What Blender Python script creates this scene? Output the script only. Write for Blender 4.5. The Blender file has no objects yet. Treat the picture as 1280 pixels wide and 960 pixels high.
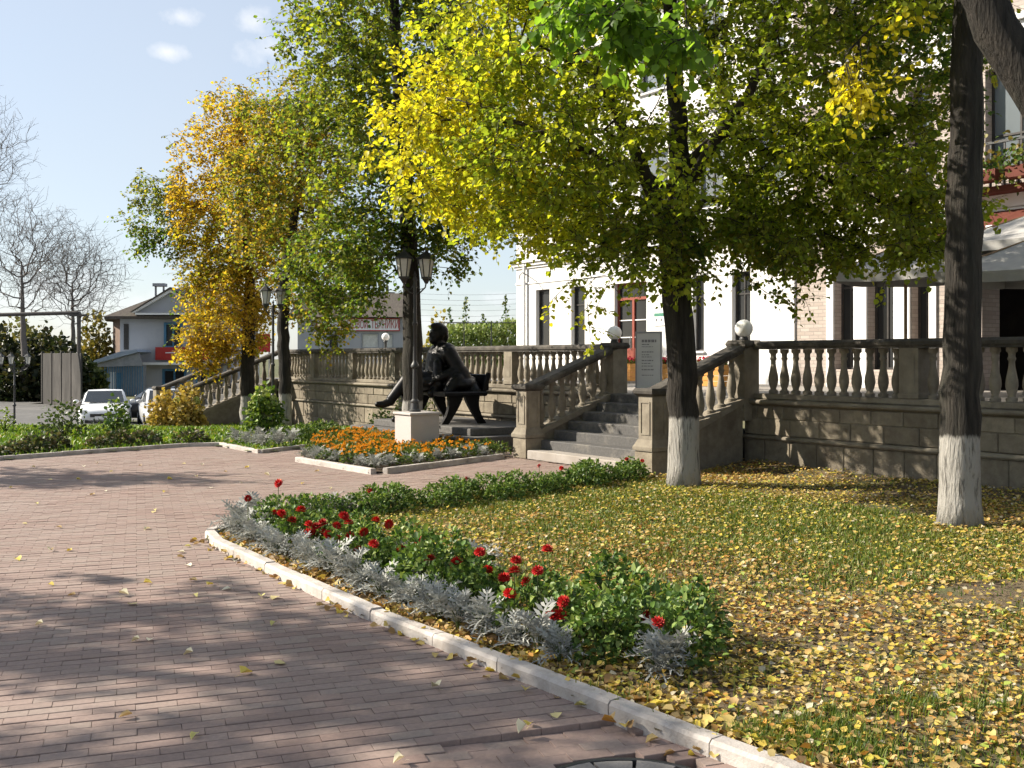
import bpy, bmesh, math, random
import numpy as np
from mathutils import Vector, Matrix

random.seed(7)
rng = np.random.default_rng(7)
SC = bpy.context.scene
COL = SC.collection
R = math.radians

# ------------------------------------------------------------------ camera
CAMZ, F, HZ = 1.75, 1290.0, 448.0          # eye height (m), focal length and horizon row in photo pixels
cd = bpy.data.cameras.new('camera')
cam = bpy.data.objects.new('camera', cd)
COL.objects.link(cam)
cam.location = (0, 0, CAMZ)
cam.rotation_euler = (R(90), 0, 0)
cd.sensor_width = 36.0
cd.lens = 36.0 * F / 1280.0
cd.shift_y = -(480.0 - HZ) / 1280.0
cd.clip_start = 0.05
cd.clip_end = 3000
SC.camera = cam

# ------------------------------------------------------------------ sun, sky, exposure
SUN_EL, SUN_AZ = R(33), math.atan2(-0.984, 0.177)      # azimuth clockwise from +Y
to_sun = Vector((math.sin(SUN_AZ) * math.cos(SUN_EL), math.cos(SUN_AZ) * math.cos(SUN_EL), math.sin(SUN_EL)))
sd = bpy.data.lights.new('sun', 'SUN')
sd.energy = 5.0
sd.angle = R(0.55)
sd.color = (1.0, 0.91, 0.77)
sun = bpy.data.objects.new('sun', sd)
COL.objects.link(sun)
sun.rotation_euler = to_sun.to_track_quat('Z', 'Y').to_euler()
sun.location = (-30, 10, 30)

w = bpy.data.worlds.new('World')
SC.world = w
w.use_nodes = True
nt = w.node_tree
nt.nodes.clear()
def wn(t, **k):
    n = nt.nodes.new(t)
    for a, b in k.items():
        setattr(n, a, b)
    return n
out = wn('ShaderNodeOutputWorld')
bg = wn('ShaderNodeBackground')
sky = wn('ShaderNodeTexSky', sky_type='NISHITA', sun_disc=False)
sky.sun_elevation = SUN_EL
sky.sun_rotation = SUN_AZ % (2 * math.pi)
sky.altitude = 100
sky.air_density = 1.0
sky.dust_density = 0.8
sky.ozone_density = 1.8
bg.inputs['Strength'].default_value = 0.085
tc = wn('ShaderNodeTexCoord')
nz = wn('ShaderNodeTexNoise')
nz.inputs['Scale'].default_value = 34
nz.inputs['Detail'].default_value = 6
nz.inputs['Roughness'].default_value = 0.6
nt.links.new(tc.outputs['Generated'], nz.inputs['Vector'])
acc = None
def vmath(op, a, b):
    n = wn('ShaderNodeVectorMath', operation=op)
    for i, q in enumerate((a, b)):
        if q is None: continue
        if isinstance(q, tuple): n.inputs[i].default_value = q
        else: nt.links.new(q, n.inputs[i])
    return n
def smath(op, a, b=None, clamp=False):
    n = wn('ShaderNodeMath', operation=op, use_clamp=clamp)
    for i, q in enumerate((a, b)):
        if q is None: continue
        if isinstance(q, (int, float)): n.inputs[i].default_value = q
        else: nt.links.new(q, n.inputs[i])
    return n.outputs[0]
# small fair weather clouds: ellipsoidal puffs around directions, broken up by noise
puffs = [(-0.322, 0.331, 0.030, 0.012), (-0.333, 0.297, 0.032, 0.010), (-0.248, 0.325, 0.034, 0.018), (-0.236, 0.300, 0.040, 0.022),
         (-0.42, 0.06, 0.10, 0.035), (-0.33, 0.045, 0.12, 0.04), (-0.10, 0.035, 0.14, 0.02), (0.02, 0.06, 0.10, 0.012), (0.35, 0.28, 0.1, 0.03), (-0.75, 0.4, 0.12, 0.04),
         (0.7, 0.2, 0.15, 0.04), (-0.6, 0.25, 0.1, 0.03), (0.1, 0.6, 0.1, 0.04), (-1.2, 0.3, 0.2, 0.05), (1.1, 0.35, 0.2, 0.05)]
for (u, v, ru, rv) in puffs:
    c = Vector((u, 1.0, v)).normalized()
    df = vmath('SUBTRACT', tc.outputs['Generated'], tuple(c))
    sc_ = vmath('MULTIPLY', df.outputs[0], (1 / ru, 1 / (ru * 1.2), 1 / rv))
    ln = vmath('LENGTH', sc_.outputs[0], None)
    a_ = smath('SUBTRACT', 0.50, smath('MULTIPLY', ln.outputs['Value'], 0.75))
    b_ = smath('ADD', a_, smath('MULTIPLY', nz.outputs['Fac'], 1.5))
    m_ = smath('MULTIPLY', smath('SUBTRACT', b_, 0.74), 1.3, True)
    acc = m_ if acc is None else smath('MAXIMUM', acc, m_)
acc = smath('MULTIPLY', acc, 0.85)
mixc = wn('ShaderNodeMix', data_type='RGBA')
nt.links.new(acc, mixc.inputs['Factor'])
mixc.inputs['B'].default_value = (5.6, 5.7, 5.9, 1)
# thin high veil that pales the whole sky
veil = wn('ShaderNodeMix', data_type='RGBA')
vn = wn('ShaderNodeTexNoise')
vn.inputs['Scale'].default_value = 3.0
vn.inputs['Detail'].default_value = 5
nt.links.new(tc.outputs['Generated'], vn.inputs['Vector'])
nt.links.new(smath('ADD', smath('MULTIPLY', vn.outputs['Fac'], 0.35), 0.40), veil.inputs['Factor'])
nt.links.new(sky.outputs['Color'], veil.inputs['A'])
veil.inputs['B'].default_value = (3.95, 4.2, 4.5, 1)
nt.links.new(veil.outputs['Result'], mixc.inputs['A'])
nt.links.new(mixc.outputs['Result'], bg.inputs['Color'])
nt.links.new(bg.outputs[0], out.inputs['Surface'])

SC.view_settings.view_transform = 'Standard'
SC.view_settings.look = 'None'
SC.view_settings.gamma = 1.0
SC.view_settings.use_curve_mapping = False
SC.view_settings.exposure = 1.18
SC.cycles.use_denoising = True
SC.cycles.use_adaptive_sampling = True
SC.cycles.adaptive_threshold = 0.03
SC.cycles.max_bounces = 5
SC.cycles.diffuse_bounces = 2
SC.cycles.glossy_bounces = 2
SC.cycles.transmission_bounces = 6
SC.cycles.transparent_max_bounces = 4
SC.cycles.sample_clamp_indirect = 8

# ------------------------------------------------------------------ frames and pixel helpers
E1 = np.array((0.575, -0.818)); E2 = np.array((0.818, 0.575))
TO = np.array((1.92, 19.35)); TROT = math.atan2(-0.818, 0.575)
def Tw(x, y, z=0.0):                                   # terrace frame -> world
    p = TO + x * E1 + y * E2
    return (float(p[0]), float(p[1]), z)
def G(px, py, z=0.0):                                  # photo pixel on a level at height z -> world
    Y = (CAMZ - z) * F / (py - HZ)
    return ((px - 640) * Y / F, Y, z)
def P(px, py, Y):                                      # photo pixel at distance Y -> world
    return ((px - 640) * Y / F, Y, CAMZ - (py - HZ) * Y / F)
def rayT(px, yl):                                      # where the sight line of a column meets the terrace-frame plane y = yl
    u = (px - 640) / F
    x = ((TO[1] + yl * E2[1]) * u - TO[0] - yl * E2[0]) / (E1[0] - u * E1[1])
    return x, TO[1] + x * E1[1] + yl * E2[1]
def zat(py, Y):
    return CAMZ - (py - HZ) * Y / F
def sstep(a, b, x):
    t = np.clip((x - a) / (b - a), 0, 1)
    return t * t * (3 - 2 * t)
def gz(x, y):                                          # level of the land
    z = -0.30 * sstep(24, 31, y) - 0.60 * sstep(31.5, 39, y)
    return z + 1.6 * sstep(60, 120, y) * sstep(-12, -40, x)

# ------------------------------------------------------------------ tagging
def tag(o, label=None, cat=None, group=None, kind=None):
    if label: o['label'] = label
    if cat: o['category'] = cat
    if group: o['group'] = group
    if kind: o['kind'] = kind
    return o
def empty(name, loc=(0, 0, 0), rz=0.0, label=None, cat=None, group=None, kind=None):
    o = bpy.data.objects.new(name, None)
    o.empty_display_size = 0.1
    COL.objects.link(o)
    o.location = loc
    o.rotation_euler = (0, 0, rz)
    return tag(o, label, cat, group, kind)
def inst(name, mesh, parent=None, loc=(0, 0, 0), rot=(0, 0, 0), scale=(1, 1, 1)):
    o = bpy.data.objects.new(name, mesh)
    COL.objects.link(o)
    o.parent = parent
    o.location = loc
    o.rotation_euler = rot
    o.scale = scale
    return o
def copy_tree(o, parent=None):
    c = o.copy()
    COL.objects.link(c)
    c.parent = parent
    for ch in list(o.children):
        copy_tree(ch, c)
    return c

# ------------------------------------------------------------------ mesh collector
class MB:
    def __init__(s):
        s.v = []; s.f = []
    def add(s, vs, fs):
        o = len(s.v)
        s.v += [tuple(p) for p in vs]
        s.f += [tuple(i + o for i in f) for f in fs]
        return s
    def box(s, x0, x1, y0, y1, z0, z1, b=0.0):
        if b <= 0:
            return s.add([(x0, y0, z0), (x1, y0, z0), (x1, y1, z0), (x0, y1, z0), (x0, y0, z1), (x1, y0, z1), (x1, y1, z1), (x0, y1, z1)],
                  [(3, 2, 1, 0), (4, 5, 6, 7), (0, 1, 5, 4), (1, 2, 6, 5), (2, 3, 7, 6), (3, 0, 4, 7)])
        def ring(i, z):
            return [(x0 + i, y0 + i, z), (x1 - i, y0 + i, z), (x1 - i, y1 - i, z), (x0 + i, y1 - i, z)]
        return s.loft([ring(b, z0), ring(0, z0 + b), ring(0, z1 - b), ring(b, z1)])
    def fblock(s, x0, x1, y0, y1, z0, z1, b):           # block whose front (-y) edges are chamfered
        def ring(i, y):
            return [(x0 + i, y, z0 + i), (x0 + i, y, z1 - i), (x1 - i, y, z1 - i), (x1 - i, y, z0 + i)]
        return s.loft([ring(0, y1), ring(0, y0 + b), ring(b, y0)])
    def loft(s, rings, cap=True):
        n = len(rings[0]); vs = []; fs = []
        for r in rings: vs += r
        for k in range(len(rings) - 1):
            for i in range(n):
                j = (i + 1) % n
                fs.append((k * n + i, k * n + j, (k + 1) * n + j, (k + 1) * n + i))
        if cap:
            fs.append(tuple(reversed(range(n))))
            fs.append(tuple((len(rings) - 1) * n + i for i in range(n)))
        return s.add(vs, fs)
    def prism(s, poly, z0, z1):
        return s.loft([[(x, y, z0) for x, y in poly], [(x, y, z1) for x, y in poly]])
    def prism_x(s, poly, x0, x1):                       # poly in (y, z), extruded along x
        return s.loft([[(x0, y, z) for y, z in poly], [(x1, y, z) for y, z in poly]])
    def prism_y(s, poly, y0, y1):                       # poly in (x, z), extruded along y
        return s.loft([[(x, y1, z) for x, z in poly], [(x, y0, z) for x, z in poly]])
    def lathe(s, prof, n=12, c=(0, 0, 0), ph=0.0):
        rings = []
        for r, z in prof:
            rings.append([(c[0] + r * math.cos(ph + 2 * math.pi * i / n), c[1] + r * math.sin(ph + 2 * math.pi * i / n), c[2] + z) for i in range(n)])
        return s.loft(rings)
    def tube(s, pts, rad, n=6):
        pts = [Vector(p) for p in pts]
        if not hasattr(rad, '__len__'): rad = [rad] * len(pts)
        rings = []; u = None
        for i, p in enumerate(pts):
            d = (pts[min(i + 1, len(pts) - 1)] - pts[max(i - 1, 0)])
            d = d.normalized() if d.length > 1e-9 else Vector((0, 0, 1))
            if u is None:
                u = d.orthogonal().normalized()
            else:
                u = (u - d * u.dot(d))
                u = u.normalized() if u.length > 1e-6 else d.orthogonal().normalized()
            w_ = d.cross(u)
            rings.append([tuple(p + (u * math.cos(2 * math.pi * k / n) + w_ * math.sin(2 * math.pi * k / n)) * rad[i]) for k in range(n)])
        return s.loft(rings)
    def bar(s, a, b, wx, wz):                           # square bar between two points
        a = Vector(a); b = Vector(b); d = (b - a).normalized()
        up = Vector((0, 0, 1)) if abs(d.z) < 0.95 else Vector((0, 1, 0))
        sx = d.cross(up).normalized(); sz = sx.cross(d)
        def ring(p):
            return [tuple(p - sx * wx / 2 - sz * wz / 2), tuple(p + sx * wx / 2 - sz * wz / 2), tuple(p + sx * wx / 2 + sz * wz / 2), tuple(p - sx * wx / 2 + sz * wz / 2)]
        return s.loft([ring(a), ring(b)])
    def ell(s, c, r, n=12, m=8, M=None):
        if not hasattr(r, '__len__'): r = (r, r, r)
        vs = []; fs = []
        for j in range(1, m):
            t = math.pi * j / m
            for i in range(n):
                a = 2 * math.pi * i / n
                vs.append(Vector((r[0] * math.sin(t) * math.cos(a), r[1] * math.sin(t) * math.sin(a), r[2] * math.cos(t))))
        vs.append(Vector((0, 0, r[2]))); vs.append(Vector((0, 0, -r[2])))
        if M is not None: vs = [M @ q for q in vs]
        vs = [q + Vector(c) for q in vs]
        T_, B_ = len(vs) - 2, len(vs) - 1
        for j in range(m - 2):
            for i in range(n):
                k = (i + 1) % n
                fs.append((j * n + i, (j + 1) * n + i, (j + 1) * n + k, j * n + k))
        for i in range(n):
            k = (i + 1) % n
            fs.append((T_, i, k)); fs.append((B_, (m - 2) * n + k, (m - 2) * n + i))
        return s.add(vs, fs)
    def capsule(s, a, b, ra, rb, n=12):
        a = Vector(a); b = Vector(b)
        s.tube([a, a.lerp(b, .5), b], [ra, (ra + rb) / 2, rb], n)
        s.ell(a, ra, n, 8); s.ell(b, rb, n, 8)
        return s
    def mesh(s, name, m=None, smooth=False, angle=40):
        me = bpy.data.meshes.new(name)
        me.from_pydata(s.v, [], s.f)
        if m is not None: me.materials.append(m)
        if smooth:
            me.shade_smooth()
            me.set_sharp_from_angle(angle=R(angle))
        me.update()
        return me
    def build(s, name, m=None, parent=None, loc=(0, 0, 0), rz=0.0, smooth=False, angle=40):
        o = inst(name, s.mesh(name, m, smooth, angle), parent, loc, (0, 0, rz))
        return o

def mesh_np(name, V, Q, mat, col=None, rnd=None, smooth=False):
    me = bpy.data.meshes.new(name)
    V = np.asarray(V, np.float32); Q = np.asarray(Q, np.int32)
    k = Q.shape[1]
    me.vertices.add(len(V)); me.vertices.foreach_set('co', V.ravel())
    me.loops.add(Q.size); me.loops.foreach_set('vertex_index', Q.ravel())
    me.polygons.add(len(Q)); me.polygons.foreach_set('loop_start', np.arange(0, Q.size, k, dtype=np.int32))
    me.update(calc_edges=True)
    me.validate()
    if col is not None:
        a = me.attributes.new('Col', 'FLOAT_COLOR', 'POINT')
        c = np.ones((len(V), 4), np.float32); c[:, :3] = col
        a.data.foreach_set('color', c.ravel())
    if rnd is not None:
        a = me.attributes.new('rnd', 'FLOAT', 'POINT')
        a.data.foreach_set('value', np.asarray(rnd, np.float32))
    if mat is not None: me.materials.append(mat)
    if smooth: me.shade_smooth()
    elif rnd is not None: me.shade_flat()
    return me

def snoise(Pn, scale, seed):                             # cheap smooth noise in about [-1, 1]
    g = np.random.default_rng(seed)
    P_ = np.asarray(Pn, float) * scale
    r = 0
    for i in range(7):
        k = g.normal(size=3) * (0.7 + 0.35 * i)
        r = r + np.sin(P_ @ k + g.uniform(0, 6.28)) / (1 + 0.25 * i)
    return r / 2.6

# ------------------------------------------------------------------ materials
MATS = {}
def new_mat(name):
    m = bpy.data.materials.new(name); m.use_nodes = True
    n = m.node_tree; n.nodes.clear()
    o = n.nodes.new('ShaderNodeOutputMaterial')
    b = n.nodes.new('ShaderNodeBsdfPrincipled')
    n.links.new(b.outputs[0], o.inputs['Surface'])
    MATS[name] = m
    return m, n, b, o
def nd(n, t, ins=None, **k):
    q = n.nodes.new(t)
    for a, b in k.items(): setattr(q, a, b)
    for a, b in (ins or {}).items():
        if hasattr(b, 'is_linked') or isinstance(b, bpy.types.NodeSocket): n.links.new(b, q.inputs[a])
        else: q.inputs[a].default_value = b
    return q
def c4(c): return (c[0], c[1], c[2], 1)
def stone(name, c1, c2, scale=3.0, rough=0.85, bump=0.3, bscale=40.0, stretch=(1, 1, 1), c3=None, s3=0.6, metallic=0.0, spec=0.3, objvar=0.0, local=False, amt3=.6, bdist=.01):
    """two-tone noise colour + optional large stains + fine relief, in world or object space"""
    m, n, b, o = new_mat(name)
    if local:
        vec = nd(n, 'ShaderNodeTexCoord').outputs['Object']
    else:
        vec = nd(n, 'ShaderNodeNewGeometry').outputs['Position']
    mp = nd(n, 'ShaderNodeMapping', {'Vector': vec, 'Scale': stretch}).outputs[0]
    n1 = nd(n, 'ShaderNodeTexNoise', {'Vector': mp, 'Scale': scale, 'Detail': 6.0, 'Roughness': 0.65})
    r1 = nd(n, 'ShaderNodeMapRange', {'Value': n1.outputs['Fac'], 'From Min': 0.32, 'From Max': 0.68})
    mx = nd(n, 'ShaderNodeMix', {'Factor': r1.outputs[0], 'A': c4(c1), 'B': c4(c2)}, data_type='RGBA')
    colr = mx.outputs['Result']
    if c3 is not None:
        n3 = nd(n, 'ShaderNodeTexNoise', {'Vector': mp, 'Scale': s3, 'Detail': 5.0, 'Roughness': 0.7})
        r3 = nd(n, 'ShaderNodeMapRange', {'Value': n3.outputs['Fac'], 'From Min': 0.5, 'From Max': 0.68, 'To Max': amt3})
        colr = nd(n, 'ShaderNodeMix', {'Factor': r3.outputs[0], 'A': colr, 'B': c4(c3)}, data_type='RGBA').outputs['Result']
    if objvar:
        oi = nd(n, 'ShaderNodeObjectInfo')
        mr = nd(n, 'ShaderNodeMapRange', {'Value': oi.outputs['Random'], 'To Min': 1 - objvar, 'To Max': 1 + objvar})
        hs = nd(n, 'ShaderNodeHueSaturation', {'Color': colr, 'Value': mr.outputs[0]})
        colr = hs.outputs[0]
    n.links.new(colr, b.inputs['Base Color'])
    b.inputs['Roughness'].default_value = rough
    b.inputs['Metallic'].default_value = metallic
    b.inputs['Specular IOR Level'].default_value = spec
    if bump:
        nb = nd(n, 'ShaderNodeTexNoise', {'Vector': mp, 'Scale': bscale, 'Detail': 5.0, 'Roughness': 0.6})
        bp = nd(n, 'ShaderNodeBump', {'Height': nb.outputs['Fac'], 'Strength': bump, 'Distance': bdist})
        n.links.new(bp.outputs[0], b.inputs['Normal'])
    return m
def leafmat(name, trans=0.45, rough=0.45, spec=0.35, tint=(1.15, 1.1, 0.6), gain=1.0):
    m, n, b, o = new_mat(name)
    at = nd(n, 'ShaderNodeAttribute', attribute_name='Col')
    b.inputs['Roughness'].default_value = rough
    b.inputs['Specular IOR Level'].default_value = spec
    n.links.new(at.outputs['Color'], b.inputs['Base Color'])
    tm = nd(n, 'ShaderNodeMix', {'Factor': 1.0, 'A': at.outputs['Color'], 'B': (tint[0] * gain, tint[1] * gain, tint[2] * gain, 1)}, data_type='RGBA', blend_type='MULTIPLY')
    tr = nd(n, 'ShaderNodeBsdfTranslucent', {'Color': tm.outputs['Result']})
    ms = nd(n, 'ShaderNodeMixShader', {0: trans, 1: b.outputs[0], 2: tr.outputs[0]})
    n.links.new(ms.outputs[0], o.inputs['Surface'])
    return m
def glassmat(name, col, rough=0.05, spec=0.8):
    m, n, b, o = new_mat(name)
    ps = nd(n, 'ShaderNodeNewGeometry').outputs['Position']
    nn = nd(n, 'ShaderNodeTexNoise', {'Vector': ps, 'Scale': 0.8, 'Detail': 2.0})
    mx = nd(n, 'ShaderNodeMix', {'Factor': nn.outputs['Fac'], 'A': c4(col), 'B': c4([q * 1.9 for q in col])}, data_type='RGBA')
    n.links.new(mx.outputs['Result'], b.inputs['Base Color'])
    b.inputs['Roughness'].default_value = rough
    b.inputs['Specular IOR Level'].default_value = spec
    return m

stone('concrete_kerb', (0.36, 0.324, 0.297), (0.486, 0.45, 0.414), 9, 0.85, 0.5, 60, c3=(0.22, 0.19, 0.16), s3=3.0, objvar=0.07)
stone('limestone', (0.168, 0.144, 0.112), (0.248, 0.22, 0.172), 5, 0.88, 0.45, 55, c3=(0.10, 0.085, 0.065), s3=1.6, objvar=0.10)
stone('limestone_block', (0.152, 0.128, 0.096), (0.24, 0.208, 0.156), 7, 0.9, 0.9, 30, stretch=(1, 1, 1), c3=(0.10, 0.08, 0.06), s3=1.2, objvar=0.18)
stone('dark_coping', (0.03375, 0.03075, 0.027), (0.075, 0.0675, 0.0585), 6, 0.85, 0.5, 45, c3=(0.17, 0.15, 0.125), s3=2.2)
stone('mortar', (0.12, 0.10, 0.08), (0.18, 0.15, 0.12), 10, 0.95, 0.3, 60)
stone('granite_step', (0.06, 0.0576, 0.056), (0.1, 0.096, 0.0928), 30, 0.7, 0.25, 90, c3=(0.22, 0.2, 0.17), s3=2.0)
stone('pale_step', (0.255, 0.2295, 0.204), (0.34, 0.3102, 0.2805), 8, 0.85, 0.4, 60, c3=(0.2, 0.17, 0.14), s3=2.0)
stone('pedestal_granite', (0.37, 0.345, 0.33), (0.45, 0.42, 0.40), 120, 0.6, 0.12, 160, c3=(0.33, 0.30, 0.28), s3=1.5)
stone('plinth_stone', (0.07, 0.067, 0.064), (0.13, 0.124, 0.118), 18, 0.75, 0.3, 70, c3=(0.1, 0.09, 0.08), s3=1.5)
stone('bronze', (0.010, 0.010, 0.011), (0.024, 0.023, 0.023), 6, 0.45, 0.15, 30, metallic=0.85, spec=0.6)
stone('cast_iron', (0.018, 0.019, 0.02), (0.03, 0.03, 0.032), 12, 0.5, 0.2, 60, spec=0.5)
stone('white_plaster', (0.6808, 0.6716, 0.6532), (0.7544, 0.7452, 0.7268), 1.2, 0.9, 0.1, 60, c3=(0.52, 0.50, 0.46), s3=0.8, amt3=.5)
stone('white_trim', (0.6808, 0.6716, 0.6624), (0.7452, 0.736, 0.7268), 3, 0.8, 0.1, 60)
stone('terrace_paving', (0.22, 0.2, 0.18), (0.3, 0.28, 0.25), 4, 0.85, 0.3, 40)
stone('dark_frame', (0.03, 0.028, 0.027), (0.05, 0.045, 0.042), 9, 0.5, 0.05, 60)
stone('red_wood', (0.20, 0.045, 0.03), (0.28, 0.07, 0.045), 12, 0.55, 0.15, 60, stretch=(6, 6, 1))
stone('orange_wood', (0.42, 0.19, 0.04), (0.56, 0.28, 0.07), 9, 0.55, 0.2, 50, stretch=(1, 1, 7))
stone('grey_board', (0.46, 0.46, 0.46), (0.54, 0.54, 0.54), 2, 0.5, 0.03, 50)
stone('ink', (0.16, 0.16, 0.17), (0.2, 0.2, 0.21), 9, 0.7, 0.0)
stone('asphalt', (0.08, 0.0784, 0.076), (0.12, 0.1168, 0.112), 3, 0.9, 0.4, 60, c3=(0.2, 0.19, 0.18), s3=0.3)
stone('far_land', (0.06, 0.075, 0.03), (0.12, 0.115, 0.05), 0.4, 0.95, 0.3, 3, c3=(0.14, 0.11, 0.06), s3=0.12)
stone('lawn_soil', (0.075, 0.055, 0.035), (0.16, 0.12, 0.07), 2.5, 0.95, 0.8, 30, c3=(0.06, 0.10, 0.025), s3=0.9, amt3=.85, bdist=.03)
stone('left_lawn_soil', (0.05, 0.07, 0.02), (0.09, 0.11, 0.03), 2.5, 0.95, 0.8, 30, c3=(0.13, 0.13, 0.04), s3=0.9)
stone('bed_soil', (0.045, 0.032, 0.022), (0.085, 0.06, 0.04), 8, 0.95, 1.0, 30, bdist=.03)
stone('joint_sand', (0.05, 0.04, 0.034), (0.10, 0.082, 0.07), 14, 0.95, 0.5, 80)
stone('bark', (0.010, 0.009, 0.008), (0.042, 0.036, 0.030), 4, 0.95, 1.0, 9, stretch=(4, 4, 0.55), bdist=.05, c3=(0.05, 0.052, 0.036), s3=0.8, amt3=.3)
stone('twig', (0.025, 0.02, 0.016), (0.05, 0.042, 0.034), 6, 0.9, 0.0)
stone('grey_twig', (0.10, 0.088, 0.082), (0.15, 0.135, 0.125), 6, 0.9, 0.0)
stone('stem', (0.05, 0.075, 0.02), (0.09, 0.11, 0.035), 9, 0.7, 0.0)
stone('house_plaster', (0.304, 0.312, 0.336), (0.368, 0.376, 0.4), 1.0, 0.9, 0.1, 30, c3=(0.30, 0.30, 0.32), s3=0.5)
stone('house_brick', (0.09, 0.06, 0.045), (0.16, 0.11, 0.085), 3, 0.9, 0.3, 20)
stone('roof_slate', (0.055, 0.046, 0.039), (0.10, 0.083, 0.07), 2, 0.9, 0.4, 12, stretch=(5, 1, 1), c3=(0.08, 0.085, 0.05), s3=0.5)
stone('blue_paint', (0.05, 0.14, 0.24), (0.075, 0.19, 0.30), 4, 0.6, 0.05, 40)
stone('blue_roof', (0.22, 0.27, 0.34), (0.31, 0.36, 0.43), 3, 0.5, 0.1, 20)
stone('grey_metal', (0.20, 0.21, 0.23), (0.28, 0.29, 0.31), 4, 0.5, 0.05, 40)
stone('rusty_pipe', (0.05625, 0.05025, 0.048), (0.09, 0.081, 0.075), 4, 0.7, 0.2, 30)
stone('fence_concrete_shaded', (0.027, 0.0252, 0.024), (0.057, 0.0528, 0.0492), 1.5, 0.9, 0.4, 20, stretch=(1, 1, .3), c3=(0.13, 0.12, 0.11), s3=0.5)  # base colour darkened to stand in for the shade on the fence
stone('sign_red', (0.322, 0.0245, 0.021), (0.378, 0.035, 0.028), 3, 0.5, 0.0)
stone('sign_white', (0.70, 0.70, 0.72), (0.78, 0.78, 0.79), 3, 0.5, 0.0)
stone('sign_yellow', (0.68, 0.43, 0.03), (0.75, 0.48, 0.05), 3, 0.5, 0.0)
stone('sign_green', (0.05, 0.19, 0.13), (0.08, 0.24, 0.17), 3, 0.5, 0.0)
stone('parasol_fabric', (0.3128, 0.306, 0.2924), (0.374, 0.3672, 0.3536), 4, 0.9, 0.1, 80)
stone('awning_red', (0.0936, 0.02535, 0.0156), (0.1248, 0.0351, 0.0234), 5, 0.8, 0.1, 60)
stone('tyre', (0.015, 0.015, 0.015), (0.025, 0.025, 0.025), 20, 0.9, 0.1, 60)
stone('car_white', (0.66, 0.67, 0.68), (0.70, 0.71, 0.72), 1, 0.25, 0.0, spec=0.6)
stone('car_dark', (0.012, 0.013, 0.015), (0.018, 0.019, 0.022), 1, 0.3, 0.0, spec=0.25)
stone('car_silver', (0.42, 0.43, 0.44), (0.47, 0.48, 0.49), 1, 0.25, 0.0, spec=0.6)
stone('rim_metal', (0.4, 0.4, 0.41), (0.5, 0.5, 0.51), 6, 0.35, 0.0, metallic=0.7)
stone('lamp_lens', (0.75, 0.75, 0.74), (0.85, 0.85, 0.84), 4, 0.15, 0.0, spec=0.7)
stone('milk_glass', (0.78, 0.78, 0.77), (0.84, 0.84, 0.83), 3, 0.3, 0.0, spec=0.5)
stone('lantern_glass', (0.42, 0.42, 0.39), (0.56, 0.56, 0.53), 7, 0.3, 0.0, spec=0.6)
stone('red_petal', (0.357, 0.0051, 0.0068), (0.527, 0.0187, 0.01275), 60, 0.6, 0.0, objvar=.25)
stone('orange_petal', (0.62, 0.24, 0.004), (0.70, 0.37, 0.012), 30, 0.6, 0.0, objvar=.12)
stone('dead_leaf', (0.44, 0.33, 0.16), (0.58, 0.47, 0.26), 12, 0.8, 0.0, local=False)
stone('manhole_stone', (0.16, 0.15, 0.14), (0.24, 0.225, 0.21), 14, 0.9, 0.6, 60)
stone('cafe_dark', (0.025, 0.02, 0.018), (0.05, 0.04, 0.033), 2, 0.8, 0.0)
stone('wood_plank', (0.20, 0.13, 0.07), (0.30, 0.20, 0.12), 6, 0.7, 0.1, 40)
glassmat('window_glass', (0.02, 0.021, 0.022), 0.08, 0.22)
glassmat('upper_glass', (0.10, 0.115, 0.125), 0.08, 1.0)
glassmat('car_glass', (0.02, 0.024, 0.028))
leafmat('tree_leaf', 0.55, 0.5, 0.3, (1.32, 1.28, 0.6), 1.45)
leafmat('shrub_leaf', 0.3, 0.48, 0.3, (1.1, 1.1, 0.6))
leafmat('silver_leaf', 0.15, 0.7, 0.2, (1, 1, 1))
leafmat('litter_leaf', 0.18, 0.6, 0.3, (1.1, 1.0, 0.8))
leafmat('grass_blade', 0.35, 0.5, 0.3, (1.1, 1.1, 0.5))

# whitewashed trunk: bark above, limewash below a ragged line 0.93 m above the foot (object space)
def trunkmat():
    m = MATS['bark'].copy(); m.name = 'limewashed_bark'; MATS['limewashed_bark'] = m
    n = m.node_tree
    b = [q for q in n.nodes if q.type == 'BSDF_PRINCIPLED'][0]
    src = b.inputs['Base Color'].links[0].from_socket
    tcn = nd(n, 'ShaderNodeTexCoord')
    mp = nd(n, 'ShaderNodeMapping', {'Vector': tcn.outputs['Object'], 'Scale': (9, 9, 1.2)})
    ns = nd(n, 'ShaderNodeTexNoise', {'Vector': mp.outputs[0], 'Scale': 2.2, 'Detail': 6.0, 'Roughness': .7})
    sx = nd(n, 'ShaderNodeSeparateXYZ', {0: tcn.outputs['Object']})
    jit = nd(n, 'ShaderNodeMath', {0: ns.outputs['Fac'], 1: 0.22}, operation='MULTIPLY')
    zz = nd(n, 'ShaderNodeMath', {0: sx.outputs['Z'], 1: jit.outputs[0]}, operation='ADD')
    lim = nd(n, 'ShaderNodeMapRange', {'Value': zz.outputs[0], 'From Min': 1.02, 'From Max': 1.06, 'To Min': 1.0, 'To Max': 0.0})
    # furrows where the bark shows through the wash
    fur = nd(n, 'ShaderNodeMapRange', {'Value': ns.outputs['Fac'], 'From Min': 0.36, 'From Max': 0.47, 'To Min': 0.25, 'To Max': 1.0})
    mm = nd(n, 'ShaderNodeMath', {0: lim.outputs[0], 1: fur.outputs[0]}, operation='MULTIPLY')
    mx = nd(n, 'ShaderNodeMix', {'Factor': mm.outputs[0], 'A': src, 'B': (0.31, 0.295, 0.27, 1)}, data_type='RGBA')
    n.links.new(mx.outputs['Result'], b.inputs['Base Color'])
trunkmat()

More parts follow.
